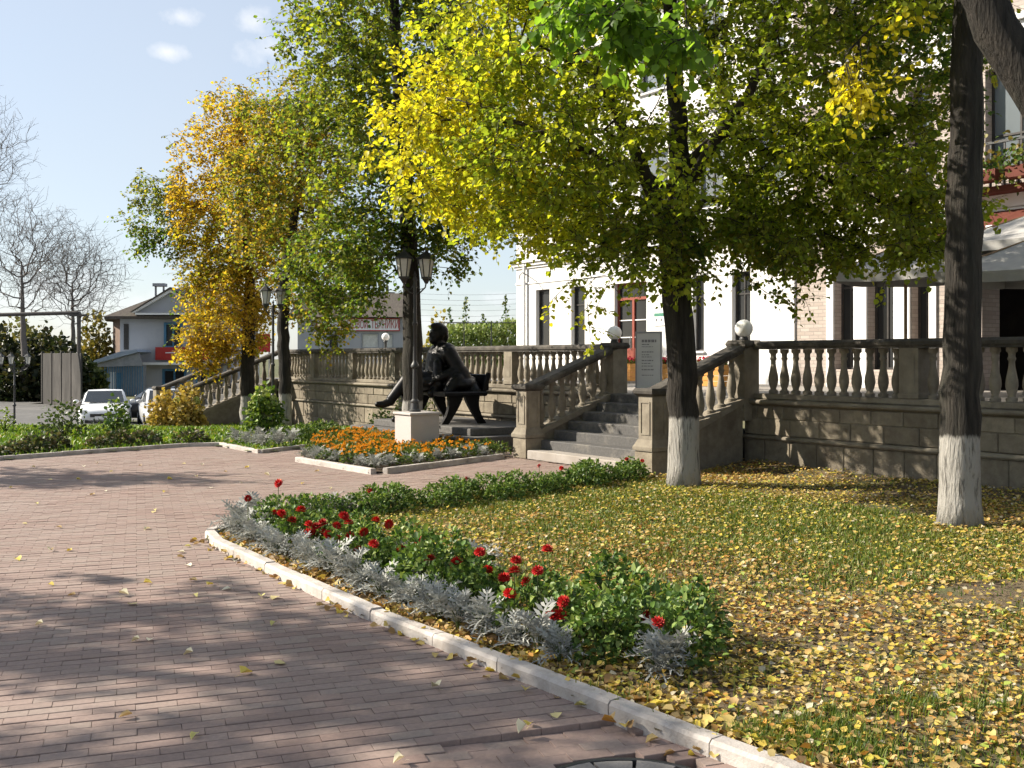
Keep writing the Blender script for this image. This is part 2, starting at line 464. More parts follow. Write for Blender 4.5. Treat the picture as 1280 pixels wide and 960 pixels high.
# paving brick: colour by per-brick number
def brickmat():
    m, n, b, o = new_mat('paver')
    at = nd(n, 'ShaderNodeAttribute', attribute_name='rnd')
    oi = nd(n, 'ShaderNodeObjectInfo')
    ad = nd(n, 'ShaderNodeMath', {0: at.outputs['Fac'], 1: oi.outputs['Random']}, operation='ADD')
    fr = nd(n, 'ShaderNodeMath', {0: ad.outputs[0]}, operation='FRACT')
    cr = nd(n, 'ShaderNodeValToRGB', {'Fac': fr.outputs[0]})
    el = cr.color_ramp.elements
    el[0].color = (0.205, 0.142, 0.120, 1); el[1].color = (0.258, 0.184, 0.158, 1)
    e = el.new(0.5); e.color = (0.236, 0.163, 0.139, 1)
    e = el.new(0.8); e.color = (0.238, 0.184, 0.156, 1)
    ps = nd(n, 'ShaderNodeNewGeometry').outputs['Position']
    n1 = nd(n, 'ShaderNodeTexNoise', {'Vector': ps, 'Scale': 35.0, 'Detail': 6.0, 'Roughness': .7})
    r1 = nd(n, 'ShaderNodeMapRange', {'Value': n1.outputs['Fac'], 'From Min': .3, 'From Max': .7, 'To Min': .82, 'To Max': 1.14})
    n2 = nd(n, 'ShaderNodeTexNoise', {'Vector': ps, 'Scale': 0.7, 'Detail': 4.0, 'Roughness': .6})
    r2 = nd(n, 'ShaderNodeMapRange', {'Value': n2.outputs['Fac'], 'From Min': .35, 'From Max': .68})
    dm = nd(n, 'ShaderNodeMix', {'Factor': nd(n, 'ShaderNodeMath', {0: r2.outputs[0], 1: .5}, operation='MULTIPLY').outputs[0], 'A': cr.outputs[0], 'B': (0.262, 0.212, 0.186, 1)}, data_type='RGBA')
    hs = nd(n, 'ShaderNodeHueSaturation', {'Color': dm.outputs['Result'], 'Value': r1.outputs[0]})
    n.links.new(hs.outputs[0], b.inputs['Base Color'])
    b.inputs['Roughness'].default_value = 0.8
    b.inputs['Specular IOR Level'].default_value = 0.35
    nb = nd(n, 'ShaderNodeTexNoise', {'Vector': ps, 'Scale': 140.0, 'Detail': 4.0})
    bp = nd(n, 'ShaderNodeBump', {'Height': nb.outputs['Fac'], 'Strength': .35, 'Distance': .004})
    n.links.new(bp.outputs[0], b.inputs['Normal'])
brickmat()

# clinker facade: small bricks, far too fine to pick apart
def facade_brick():
    m, n, b, o = new_mat('facade_brick')
    tcn = nd(n, 'ShaderNodeTexCoord')
    sx = nd(n, 'ShaderNodeSeparateXYZ', {0: tcn.outputs['Object']})
    su = nd(n, 'ShaderNodeMath', {0: sx.outputs['X'], 1: sx.outputs['Y']}, operation='ADD')
    cb = nd(n, 'ShaderNodeCombineXYZ', {0: su.outputs[0], 1: sx.outputs['Z']})
    bt = nd(n, 'ShaderNodeTexBrick', {'Vector': cb.outputs[0], 'Color1': (0.33, 0.275, 0.24, 1), 'Color2': (0.42, 0.36, 0.32, 1), 'Mortar': (0.27, 0.24, 0.215, 1),
        'Scale': 1.0, 'Mortar Size': 0.008, 'Brick Width': 0.26, 'Row Height': 0.085})
    n.links.new(bt.outputs['Color'], b.inputs['Base Color'])
    b.inputs['Roughness'].default_value = 0.85
    bp = nd(n, 'ShaderNodeBump', {'Height': bt.outputs['Fac'], 'Strength': .6, 'Distance': -.01})
    n.links.new(bp.outputs[0], b.inputs['Normal'])
facade_brick()
M = MATS
# ================================================================== LAND, PLAZA, KERBS
def grid_sheet(name, xs, ys, zf, mat, keep=None, label=None):
    X, Y = np.meshgrid(xs, ys)
    Z = zf(X, Y)
    V = np.stack([X.ravel(), Y.ravel(), Z.ravel()], 1)
    nx, ny = len(xs), len(ys)
    i = np.arange(nx - 1)[None, :] + nx * np.arange(ny - 1)[:, None]
    Q = np.stack([i, i + 1, i + nx + 1, i + nx], -1).reshape(-1, 4)
    if keep is not None:
        c = V[Q].mean(1)
        Q = Q[keep(c[:, 0], c[:, 1])]
    o = inst(name, mesh_np(name, V, Q, mat, smooth=True))
    return o
def inpoly(x, y, poly):
    x = np.asarray(x); y = np.asarray(y)
    r = np.zeros(x.shape, bool)
    n = len(poly)
    for i in range(n):
        x0, y0 = poly[i]; x1, y1 = poly[(i + 1) % n]
        c = ((y0 > y) != (y1 > y)) & (x < (x1 - x0) * (y - y0) / (y1 - y0 + 1e-12) + x0)
        r ^= c
    return r

ys_far = np.concatenate([np.linspace(-60, 60, 80), np.linspace(66, 200, 30), np.linspace(230, 1400, 16)])
xs_far = np.concatenate([np.linspace(-1200, -140, 12), np.linspace(-120, 120, 90), np.linspace(140, 1200, 12)])
tag(grid_sheet('ground', xs_far, ys_far, lambda x, y: gz(x, y) - 0.14, M['far_land']), kind='structure')

# outlines of the beds (world metres)
BED = [(-2.94, 9.90), (-1.10, 7.15), (0.087, 5.62), (0.86, 4.62), (1.60, 3.72), (2.9, 2.1), (4.5, 0.2), (12, 0.2), (12, 6)] + \
      [Tw(11.0, -0.2)[:2], Tw(3.55, -0.2)[:2], Tw(3.55, -2.2)[:2], Tw(3.1, -2.45)[:2], (-2.78, 10.75)]
MBED = [G(372, 577)[:2], G(467, 593)[:2], Tw(-0.15, -2.45)[:2], Tw(-0.2, -2.2)[:2], Tw(-1.3, -2.0)[:2], Tw(-1.3, -2.45)[:2], Tw(-6, -2.45)[:2], Tw(-6.0, -3.0)[:2]]
LBED = [(-4.66, 19.0), (-3.5, 21.4), Tw(-6.02, -2.5)[:2], Tw(-6.0, 0)[:2], Tw(-16, 0)[:2], Tw(-16, -3.0)[:2], (-9.7, 30.2), (-12, 30.8), (-16, 31.2), (-26, 31.2), (-26, 20), (-10.5, 16.8), (-8.9, 17.6), (-7.2, 19.7), (-6.02, 20.9)]
BEDS = [BED, MBED, LBED]

# plaza bed (sand) under the pavers
def in_plaza(x, y):
    return (y < 31) & (x < 13) & (x > -30)
tag(grid_sheet('paving_bed', np.linspace(-30, 13, 44), np.linspace(-12, 31, 60), lambda x, y: gz(x, y) * 1.0 - 0.052, M['joint_sand']), kind='structure')
paving = empty('paving', (0, 0, 0), kind='structure')

ROW = R(20.0)
ca, sa = math.cos(ROW), math.sin(ROW)
BL, BW = 0.2000, 0.0935
us = np.arange(-150, 160); vs_ = np.arange(-12, 330)
U, Vv = np.meshgrid(us, vs_)
off = (Vv % 2) * 0.5 + rng.normal(0, 0.012, U.shape[0])[:, None]
cu = (U + off) * BL; cv = Vv * BW
bx = (cu * ca - cv * sa).ravel(); by = (cu * sa + cv * ca).ravel(); row_v = cv.ravel()
k = (by > 2.4) & (by < 25.5) & (np.abs(bx) < 0.56 * by + 2.6) & (bx < 6) & (bx > -16)
bx, by, row_v = bx[k], by[k], row_v[k]
inside = np.zeros(len(bx), bool)
for poly in BEDS:
    a = np.ones(len(bx), bool)
    for sx_ in (-0.1, 0.1):
        for sy_ in (-0.05, 0.05):
            a &= inpoly(bx + sx_ * ca - sy_ * sa, by + sx_ * sa + sy_ * ca, poly)
    inside |= a
MH = (0.48, 4.13)
inside |= np.hypot(bx - MH[0], by - MH[1]) < 0.45
# keep the footprint of stairs and terrace free
relx = (bx - TO[0]) * E1[0] + (by - TO[1]) * E1[1]; rely = (bx - TO[0]) * E2[0] + (by - TO[1]) * E2[1]
inside |= (relx > 0.15) & (relx < 3.0) & (rely > -2.2)
inside |= (rely > 0.1)
bx, by, row_v = bx[~inside], by[~inside], row_v[~inside]
nb = len(bx)
bz = gz(bx, by) + rng.normal(0, 0.0012, nb)
# a patch that has sunk along one joint line
line = -sa * 0.0 + ca * 4.866
dv = line - row_v
sunk = (dv > 0) & (dv < 0.7) & (bx > -0.55) & (bx < 0.62) & (by < 5.2)
bz = bz - np.where(sunk, 0.034 * (1 - dv / 0.7) * sstep(-0.55, -0.1, bx), 0)
tiltx = rng.normal(0, 0.0025, nb) + np.where(sunk, -0.02, 0); tilty = rng.normal(0, 0.004, nb) + np.where(sunk, 0.035, 0)
yaw = rng.normal(0, 0.006, nb)
h, q, e = (0.0987, 0.0422, 0.0022)
tmpl = np.array([(-h, -q + e, 0), (h, -q + e, 0), (h, q - e, 0), (-h, q - e, 0),
                 (-h, -q, -e), (h, -q, -e), (h, q, -e), (-h, q, -e),
                 (-h, -q, -.05), (h, -q, -.05), (h, q, -.05), (-h, q, -.05)])
tf = np.array([(0, 1, 2, 3)] + [(a + i, a + (i + 1) % 4, (i + 1) % 4 + a - 4, i + a - 4) for a in (4, 8) for i in range(4)])
d_ = np.hypot(bx, by)
pxx = 640 + F * bx / by; pyy = HZ + F * CAMZ / by
vis = (pxx > 0) & (pxx < 1280) & (pyy < 962)
order = np.argsort(np.where(vis, d_, 1e6))
single = order[:300]
rest = np.setdiff1d(np.arange(nb), single)
ang = ROW + yaw
def brick_verts(ix):
    c = np.cos(ang[ix])[:, None]; s = np.sin(ang[ix])[:, None]
    x = tmpl[None, :, 0]; y = tmpl[None, :, 1]; z = tmpl[None, :, 2]
    zz = z + x * tiltx[ix][:, None] + y * tilty[ix][:, None]
    return np.stack([bx[ix][:, None] + x * c - y * s, by[ix][:, None] + x * s + y * c, bz[ix][:, None] + zz], -1)
Vb = brick_verts(rest).reshape(-1, 3)
Qb = (tf[None] + 12 * np.arange(len(rest))[:, None, None]).reshape(-1, 4)
rb = np.repeat(rng.uniform(0, 1, len(rest)), 12)
ro = inst('brick_field', mesh_np('brick_field', Vb, Qb, M['paver'], rnd=rb), paving)
tag(ro, kind='stuff')
bm_single = mesh_np('brick', tmpl, tf, M['paver'], rnd=np.zeros(12))
for i in single:
    inst('brick', bm_single, paving, (bx[i], by[i], bz[i]), (tilty[i], -tiltx[i], ang[i]))

# manhole set in the paving: iron ring and a lid of set stones
mh = empty('manhole_cover', (MH[0], MH[1], 0), 0, 'round manhole cover filled with grey stones in the brick paving', 'manhole cover')
b = MB()
ring_o = [(0.44 * math.cos(t), 0.44 * math.sin(t)) for t in np.linspace(0, 2 * math.pi, 41)[:-1]]
b.lathe([(0.405, -0.05), (0.405, -0.014), (0.41, -0.011), (0.426, -0.011), (0.43, -0.014), (0.43, -0.05)], 40)
b.build('ring', M['cast_iron'], mh)
MB().lathe([(0.38, -0.06), (0.38, -0.035)], 32).build('lid', M['joint_sand'], mh)
for kk, (r0, r1, n_) in enumerate(((0.26, 0.398, 13), (0.13, 0.25, 8), (0.0, 0.12, 3))):
    for i in range(n_):
        a0 = 2 * math.pi * i / n_ + kk; a1 = a0 + 2 * math.pi / n_ - 0.05 * (0.4 / (r1 + .02))
        pts = [(r1 * math.cos(t), r1 * math.sin(t)) for t in np.linspace(a0, a1, 4)] + ([(r0 * math.cos(t), r0 * math.sin(t)) for t in np.linspace(a1, a0, 4)] if r0 > 0 else [(0, 0)])
        MB().prism(pts, -0.036, -0.012 + random.uniform(-.004, .004)).build('stone', M['manhole_stone'], mh)

# kerbs: every stone a piece of its own
def kerb(pts, name, width=0.10, top=0.075, L=0.95, closed_gap=0.006, parent=None, zf=None, skip=()):
    pts = [np.array(p, float) for p in pts]
    seg = [np.linalg.norm(pts[i + 1] - pts[i]) for i in range(len(pts) - 1)]
    tot = sum(seg)
    def at(s):
        for i, l in enumerate(seg):
            if s <= l + 1e-9 or i == len(seg) - 1:
                return pts[i] + (pts[i + 1] - pts[i]) * (s / l)
            s -= l
    s = 0.0; j = 0
    while s < tot - 0.05:
        ll = min(L * random.uniform(0.55, 1.05), tot - s)
        a = at(s); c = at(min(s + ll, tot))
        d = c - a; ln = np.linalg.norm(d)
        if ln > 0.03 and j not in skip:
            hw = width / 2; x0 = closed_gap / 2; x1 = ln - closed_gap / 2
            m_ = MB()
            tp = top + random.uniform(-.006, .006); bv = 0.018
            prof = [(-hw, -0.12), (-hw, tp - bv), (-hw + bv * .8, tp), (hw - bv * .5, tp), (hw, tp - bv * .6), (hw, -0.12)]
            rings = []
            nseg = 5
            for q_ in range(nseg + 1):
                xx = x0 + (x1 - x0) * q_ / nseg
                jz = random.uniform(-.002, .002)
                rings.append([(xx, -yy + random.uniform(-.0015, .0015), zz + (jz if zz > 0 else 0)) for yy, zz in prof])
            m_.loft(rings)
            z_ = float(zf(a[0], a[1])) if zf else 0.0
            o = m_.build('kerb_stone', M['concrete_kerb'], parent, (a[0], a[1], z_), math.atan2(d[1], d[0]) + random.uniform(-.004, .004))
        s += ll; j += 1
k1 = empty('kerb', (0, 0, 0), kind='structure')
kerb([BED[6], BED[5], BED[4], BED[3], BED[2], BED[1], BED[0], (-2.96, 10.2), BED[-1]], 'kerb', parent=k1, top=0.078)
kerb([BED[-1], (-0.6, 12.95), BED[-2]], 'kerb', parent=k1, top=0.07)
k2 = empty('kerb', (0, 0, 0), kind='structure')
kerb([MBED[0], MBED[1]], 'kerb', parent=k2, top=0.085)
kerb([np.array(MBED[1]) + (0.16, 0.09), MBED[2]], 'kerb', parent=k2, top=0.085)
k3 = empty('kerb', (0, 0, 0), kind='structure')
kerb([(-8.9, 17.6), (-7.2, 19.7), (-6.02, 20.9), (-4.66, 19.0), (-3.5, 21.4)], 'kerb', parent=k3, top=0.07)
kerb([(-26, 20), (-10.5, 16.8), (-8.9, 17.6)], 'kerb', parent=k3, top=0.07)

# soil sheets of the beds
def bed_sheet(name, poly, mat, step, zf):
    xs = np.arange(min(p[0] for p in poly) - step, max(p[0] for p in poly) + step, step)
    ys = np.arange(min(p[1] for p in poly) - step, max(p[1] for p in poly) + step, step)
    o = grid_sheet(name, xs, ys, zf, mat, keep=lambda x, y: inpoly(x, y, poly))
    return tag(o, kind='structure')
def lawn_z(x, y):
    w3 = np.stack([np.asarray(x, float), np.asarray(y, float), np.zeros_like(np.asarray(x, float))], -1)
    return 0.025 + 0.018 * snoise(w3, 1.4, 5) + 0.10 * sstep(1.8, 0.0, np.abs(((x - TO[0]) * E2[0] + (y - TO[1]) * E2[1])))
def left_z(x, y):
    return gz(x, y) + 0.03
bed_sheet('lawn', BED, M['lawn_soil'], 0.12, lawn_z)
bed_sheet('flower_bed', MBED, M['bed_soil'], 0.12, lambda x, y: 0.03 + 0 * x)
bed_sheet('lawn', LBED, M['left_lawn_soil'], 0.3, left_z)
# lower road and car park
tag(grid_sheet('road', np.linspace(-90, -1, 60), np.linspace(31.4, 130, 70), lambda x, y: gz(x, y) + 0.0, M['asphalt'],
    keep=lambda x, y: ((y < 58) | (x < -18 - 0.25 * (y - 58))) & ((x - TO[0]) * E2[0] + (y - TO[1]) * E2[1] < -0.3 )), kind='structure')

# ================================================================== TERRACE
TZ = 1.10
def tmp(name, x=0, y=0, z=0, **k):
    return empty(name, Tw(x, y, z), TROT, **k)
XL, XR, XE = -16.0, 3.2, 12.0
fl = MB()
fl.box(XL + .1, XE, 0.22, 7.3, TZ - 0.1, TZ)
fl.box(0.16, XR - 0.16, 0.0, 0.216, TZ - 0.1, TZ)
tag(fl.build('terrace_floor', M['terrace_paving'], None, Tw(0, 0), TROT), kind='structure')

blk_cache = {}
def block_mesh(l, hh):
    key = (round(l, 2), round(hh, 2))
    if key not in blk_cache:
        blk_cache[key] = MB().fblock(0.003, key[0] - 0.003, 0.0, 0.16, 0.003, key[1] - 0.003, 0.012).mesh('stone_block', M['limestone_block'])
    return blk_cache[key]
def stone_wall(x0, x1, zb, label):
    t = tmp('retaining_wall', x0, 0, zb, label=label, cat='wall')
    L = x1 - x0
    MB().box(0, L, 0.09, 0.35, 0.0, TZ - zb - 0.02).build('mortar_core', M['mortar'], t)
    courses = [(-zb * 0 + 0.0, 0.46 - zb, 0.50), (0.535 - zb, 0.79 - zb, 0.56), (0.79 - zb, 1.0 - zb, 0.53)]
    for ci, (a, c, ln) in enumerate(courses):
        x = -ln * (0.5 if ci % 2 else 0.15)
        hs = [(a, c)] if c - a < 0.6 else [(a, a + (c - a) / 2), (a + (c - a) / 2, c)]
        for (aa, cc) in hs:
            x = -ln * random.choice((0.15, .5, .35))
            while x < L - 0.02:
                s0 = max(x, 0); s1 = min(x + ln, L)
                if s1 - s0 > 0.05:
                    inst('stone_block', block_mesh(s1 - s0, cc - aa), t, (s0, random.uniform(0.0, 0.012), aa))
                x += ln
    # moulded ledge and cornice, in lengths with a joint between them
    x = 0.0
    while x < L - .01:
        l2 = min(x + 2.4, L)
        prof = [(0.10, 0.46), (-0.03, 0.46), (-0.055, 0.485), (-0.055, 0.505), (-0.03, 0.53), (0.10, 0.535)]
        MB().prism_x([(y, z - zb) for y, z in prof], x + .003, l2 - .003).build('ledge', M['limestone'], t)
        prof = [(0.34, 1.0), (0.02, 1.0), (-0.02, 1.02), (-0.075, 1.035), (-0.085, 1.06), (-0.07, 1.09), (0.02, 1.10), (0.34, 1.10)]
        MB().prism_x([(y, z - zb) for y, z in prof], x + .003, l2 - .003).build('cornice', M['dark_coping'] if int(x) % 2 else M['limestone'], t)
        x = l2
    return t
stone_wall(XL, 0.0, -0.42, 'long stone retaining wall in coursed blocks behind the bronze statue')
stone_wall(XR, XE, -0.06, 'stone retaining wall in coursed blocks beside the leaf-strewn lawn')

# baluster: one mesh for all
bal_prof = [(0.072, 0.0), (0.072, 0.05), (0.05, 0.062), (0.046, 0.085), (0.066, 0.14), (0.078, 0.21), (0.074, 0.28), (0.055, 0.37), (0.040, 0.46), (0.038, 0.52), (0.052, 0.545), (0.052, 0.565), (0.042, 0.58), (0.046, 0.63), (0.07, 0.65), (0.07, 0.70)]
BAL = MB().lathe(bal_prof, 10).mesh('baluster', M['limestone'], True, 50)
BALH = 0.70
def rail_prof(w_=0.15, h_=0.13):
    return [(-w_, 0.0), (-w_, 0.02), (-w_ - 0.02, 0.045), (-w_ - 0.02, 0.09), (-w_ + 0.02, h_), (w_ - 0.02, h_), (w_ + 0.02, 0.09), (w_ + 0.02, 0.045), (w_, 0.02), (w_, 0.0)]
def pedestal(parent, x, y, z0, h_, wd=0.30):
    m_ = MB()
    m_.box(x - wd / 2, x + wd / 2, y - wd / 2, y + wd / 2, z0, z0 + h_)
    m_.box(x - wd / 2 - .012, x + wd / 2 + .012, y - wd / 2 - .012, y + wd / 2 + .012, z0 - .002, z0 + 0.08, 0.01)
    o = m_.build('pedestal', M['limestone'], parent)
    a = wd * 0.30
    p_ = MB()
    for (ax, ay, bx_, by_) in ((-a, -wd / 2 - .008, a, -wd / 2 + .01),):
        p_.box(x + ax, x + bx_, y + ay, y + by_, z0 + 0.16, z0 + h_ - 0.1)
    p_.build('panel', M['limestone'], o)
    return o
def level_balustrade(x0, x1, peds, label, group='balustrades of the terrace'):
    t = tmp('balustrade', x0, 0.15, TZ, label=label, cat='balustrade', group=group)
    L = x1 - x0
    zb = 0.09; zr = zb + BALH + .005
    # plinth course in lengths
    prev = None
    x = 0.0
    while x < L - .01:
        l2 = min(x + 2.0, L)
        MB().box(x + .002, l2 - .002, -0.14, 0.14, 0.003, zb, 0.012).build('base_rail', M['limestone'], t)
        MB().prism_x([(y, z + zr) for y, z in rail_prof()], x + .002, l2 - .002).build('top_rail', M['dark_coping'], t)
        x = l2
    ps = sorted(p - x0 for p in peds)
    for p in ps:
        if 0 <= p <= L: pedestal(t, p, 0, 0.092, zr - 0.094)
    bounds = [0.0] + ps + [L] if not ps or ps[0] > 0.2 else ps + ([L] if ps[-1] < L - .2 else [])
    for a, c in zip(bounds[:-1], bounds[1:]):
        n_ = max(1, int(round((c - a - 0.34) / 0.222)))
        for i in range(n_):
            inst('baluster', BAL, t, (a + 0.17 + (c - a - 0.34) * (i + .5) / n_, 0, zb + .002), (0, 0, random.uniform(0, 3)))
    return t
level_balustrade(XL, -0.2, [-16 + .16, -13.6, -11.1, -8.7, -6.1, -3.5], 'long stone balustrade on the wall behind the bronze statue')
level_balustrade(XR + .2, XE, [6.2, 9.2], 'stone balustrade on the wall beside the leaf-strewn lawn')

def newel(name, x, y, zb, ztop, label, group, big=False):
    t = tmp(name, x, y, zb, label=label, cat='newel post', group=group)
    H = ztop - zb
    if big:      # lower post: rough die, moulded waist, panelled shaft, cap
        MB().box(-0.19, 0.19, -0.19, 0.19, 0, 0.36, 0.012).build('base_block', M['limestone_block'], t)
        MB().loft([[(sx * r_, sy * r_, z_) for sx, sy in ((-1, -1), (1, -1), (1, 1), (-1, 1))] for r_, z_ in ((0.21, 0.362), (0.215, 0.385), (0.215, 0.42), (0.195, 0.45), (0.16, 0.53))]).build('moulding', M['limestone'], t)
        MB().box(-0.15, 0.15, -0.15, 0.15, 0.53, H - 0.12).build('shaft', M['limestone'], t)
        pn = MB()
        for (nx_, ny_) in ((-1, 0), (0, -1), (1, 0)):
            for (a, c, z0, z1) in ((-0.105, -0.085, 0.60, H - .2), (0.085, 0.105, 0.60, H - .2), (-.085, .085, 0.60, .62), (-.085, .085, H - .22, H - .2)):
                if ny_: pn.box(a, c, -0.162, -0.15, z0, z1)
                elif nx_ < 0: pn.box(-0.162, -0.15, a, c, z0, z1)
                else: pn.box(0.15, 0.162, a, c, z0, z1)
        pn.build('panel', M['limestone'], t)
        MB().loft([[(sx * r_, sy * r_, z_) for sx, sy in ((-1, -1), (1, -1), (1, 1), (-1, 1))] for r_, z_ in ((0.155, H - .12), (0.19, H - .095), (0.21, H - .08), (0.215, H - .04), (0.19, H))]).build('cap', M['dark_coping'], t)
    else:
        MB().box(-0.17, 0.17, -0.17, 0.17, 0, H - 0.105).build('shaft', M['limestone'], t)
        MB().loft([[(sx * r_, sy * r_, z_) for sx, sy in ((-1, -1), (1, -1), (1, 1), (-1, 1))] for r_, z_ in ((0.175, H - .105), (0.2, H - .09), (0.21, H - .05), (0.18, H + .008))]).build('cap', M['dark_coping'], t)
    return t
RUN = 2.0
def stair_balustrade(x, ylow, zlow, yup, zup, label, group):
    """sloping rail with balusters on a raking string between a lower and an upper newel (terrace frame)"""
    t = tmp('stair_balustrade', x, 0, 0, label=label, cat='balustrade', group=group)
    a0, a1 = ylow + .16, yup - .17
    sl = (zup - zlow) / (yup - ylow)
    def zl(y): return zlow + (y - ylow) * sl
    st = [(a0, zl(a0) - 1.3), (a0, zl(a0) - 0.86), (a1, zl(a1) - 0.86), (a1, zl(a1) - 1.3 - .9 * 0)]
    base = min(zl(a0) - 1.3, 0) - .02
    MB().prism_x([(a0, base), (a0, zl(a0) - .95), (a1, zl(a1) - .95), (a1, base)], -0.13, 0.13).build('string_wall', M['limestone_block'], t)
    MB().prism_x([(a0, zl(a0) - .95), (a0, zl(a0) - .85), (a1, zl(a1) - .85), (a1, zl(a1) - .95)], -0.16, 0.16).build('raking_base', M['limestone'], t)
    rp = rail_prof()
    r_ = MB()
    def ring(y): return [(xx, y, zl(y) - .13 + zz) for xx, zz in rp]
    r_.loft([ring(a0 - .12), ring(a1 + .12)])
    r_.build('top_rail', M['dark_coping'], t)
    n_ = max(2, int((a1 - a0) / 0.23))
    for i in range(n_):
        y = a0 + (a1 - a0) * (i + .5) / n_
        inst('baluster', BAL, t, (0, y, zl(y) - .87), (0, 0, 0), (1, 1, (0.745) / BALH))
    return t
gn = 'posts of the main stair'
newel('newel_post', 0, -RUN, 0, 1.30, 'panelled stone post at the stair foot beside the marigold bed', gn, True)
newel('newel_post', XR, -RUN, 0, 1.30, 'panelled stone post at the stair foot half behind the whitewashed trunk', gn, True)
newel('newel_post', 0, 0, TZ - .35, TZ + .935, 'square stone post under the globe lamp near the signboard', gn)
newel('newel_post', XR, 0, TZ - .35, TZ + .935, 'square stone post under the globe lamp where the right balustrade begins', gn)
stair_balustrade(0, -RUN, 1.29, 0, TZ + .93, 'sloping stone stair rail with balusters rising from the marigold bed', 'sloping rails of the main stair')
stair_balustrade(XR, -RUN, 1.29, 0, TZ + .93, 'sloping stone stair rail with balusters behind the whitewashed trunk', 'sloping rails of the main stair')
stt = tmp('staircase', XR / 2, 0, 0, label='dark granite steps between two stone balustrades up to the terrace', cat='staircase')
NS = 7; rise = TZ / NS
for i in range(NS):
    y0 = -RUN - 0.18 + i * 0.325
    hwid = (XR / 2 - .02 + 0.0) if i == 0 else XR / 2 - 0.135
    if i == 0: hwid = XR / 2 - 0.225
    MB().box(-hwid, hwid, y0, 0.0 if i else -RUN + 0.8, 0.0 if i == 0 else i * rise - .03, (i + 1) * rise - (0.002 if i == NS - 1 else 0), 0.012).build('step', M['pale_step'] if i == 0 else M['granite_step'], stt)

# globe lamps on the upper posts
def globe(loc, r_, label, group='white globe lamps'):
    t = empty('globe_lamp', loc, 0, label, 'lamp', group)
    MB().lathe([(0.05, 0), (0.075, 0.01), (0.075, 0.03), (0.06, 0.06), (0.065, 0.07)], 16).build('socket', M['cast_iron'], t, smooth=True)
    MB().ell((0, 0, 0.06 + r_ * .93), r_, 24, 16).build('globe', M['milk_glass'], t, smooth=True, angle=180)
    return t
globe(Tw(0, 0, TZ + .94), 0.135, 'white globe lamp on the stone post near the signboard')
globe(Tw(XR, 0, TZ + .94), 0.145, 'white globe lamp on the stone post beside the right balustrade')
# third one farther along, on a short post beyond the balustrade
g3 = P(482, 428, 34)
t3 = globe((g3[0], g3[1], g3[2]), 0.13, 'small distant white globe lamp above the long balustrade below the red lettering')
MB().tube([(0, 0, -1.2), (0, 0, 0.0)], 0.04, 8).build('post', M['cast_iron'], t3)

# far side stair down to the car park
XS = XL - 0.0
newel('newel_post', XS - 0.0, -3.0, -0.36, 0.86, 'stone post at the foot of the far stair behind the yellow shrub', 'posts of the far stair', False)
newel('newel_post', XS - 2.5, -3.0, -0.36, 0.86, 'outer stone post at the foot of the far stair next to the parked cars', 'posts of the far stair', False)
newel('newel_post', XS - 2.5, 0, TZ - 1.4, TZ + .935, 'upper outer stone post of the far stair', 'posts of the far stair', False)
stair_balustrade(XS, -3.0, 0.85, 0.0, TZ + .93, 'near sloping stone rail of the far stair behind the young tree', 'sloping rails of the far stair')
stair_balustrade(XS - 2.5, -3.0, 0.85, 0.0, TZ + .93, 'far sloping stone rail of the far stair next to the parked cars', 'sloping rails of the far stair')
s2 = tmp('staircase', XS - 1.25, 0, 0, label='far flight of steps from the car park up to the terrace', cat='staircase')
for i in range(9):
    MB().box(-1.1, 1.1, -3.1 + i * 0.33, 0.3, -0.6, -0.36 + (i + 1) * (TZ + .36) / 9, 0.01).build('step', M['granite_step'], s2)
fl2 = MB().box(XL - 2.7, XL + .1, 0.3, 7.3, -.6, TZ - .006)
tag(fl2.build('terrace_floor', M['terrace_paving'], None, Tw(0, 0), TROT), kind='structure')
# ================================================================== LEAVES AND TREES
HEART = np.array([(0, 0, 0), (-.40, .10, .10), (-.47, .42, .13), (-.22, .78, .06), (0, 1.0, -.05), (.22, .78, .06), (.47, .42, .13), (.40, .10, .10)])
HEART_Q = np.array([(0, 4, 3, 2), (0, 2, 1, 0), (0, 6, 5, 4), (0, 7, 6, 0)])
HEART_Q = np.array([(0, 2, 1, 1), (0, 4, 3, 2)])
# six-point leaf (two quads folded along the midrib)
LEAF6 = np.array([(0, 0, 0), (-.46, .24, .11), (-.36, .66, .09), (0, 1.0, -.06), (.36, .66, .09), (.46, .24, .11)])
LEAF6_Q = np.array([(0, 3, 2, 1), (0, 5, 4, 3)])
LANCE6 = np.array([(0, 0, 0), (-.25, .30, .07), (-.20, .68, .06), (0, 1.0, -.08), (.20, .68, .06), (.25, .30, .07)])
LEAF4 = np.array([(0, 0, 0), (-.38, .45, .05), (0, 1.0, -.03), (.38, .45, .05)])
LEAF4_Q = np.array([(0, 3, 2, 1)])
def unit(a):
    return a / np.maximum(np.linalg.norm(a, axis=-1, keepdims=True), 1e-9)
def leaf_arrays(P_, D, N, L, tm, tq):
    D = unit(D); S = unit(np.cross(D, N)); N = np.cross(S, D)
    L = np.asarray(L)[:, None, None]
    V = P_[:, None, :] + L * (tm[None, :, 0:1] * S[:, None, :] + tm[None, :, 1:2] * D[:, None, :] + tm[None, :, 2:3] * N[:, None, :])
    k = len(tm)
    Q = tq[None] + k * np.arange(len(P_))[:, None, None]
    return V.reshape(-1, 3), Q.reshape(-1, tq.shape[1])
def leaf_mesh(name, P_, D, N, L, cols, mat, tm=LEAF6, tq=LEAF6_Q, origin=(0, 0, 0)):
    V, Q = leaf_arrays(P_ - np.array(origin), D, N, L, tm, tq)
    return mesh_np(name, V, Q, mat, col=np.repeat(cols, len(tm), 0))
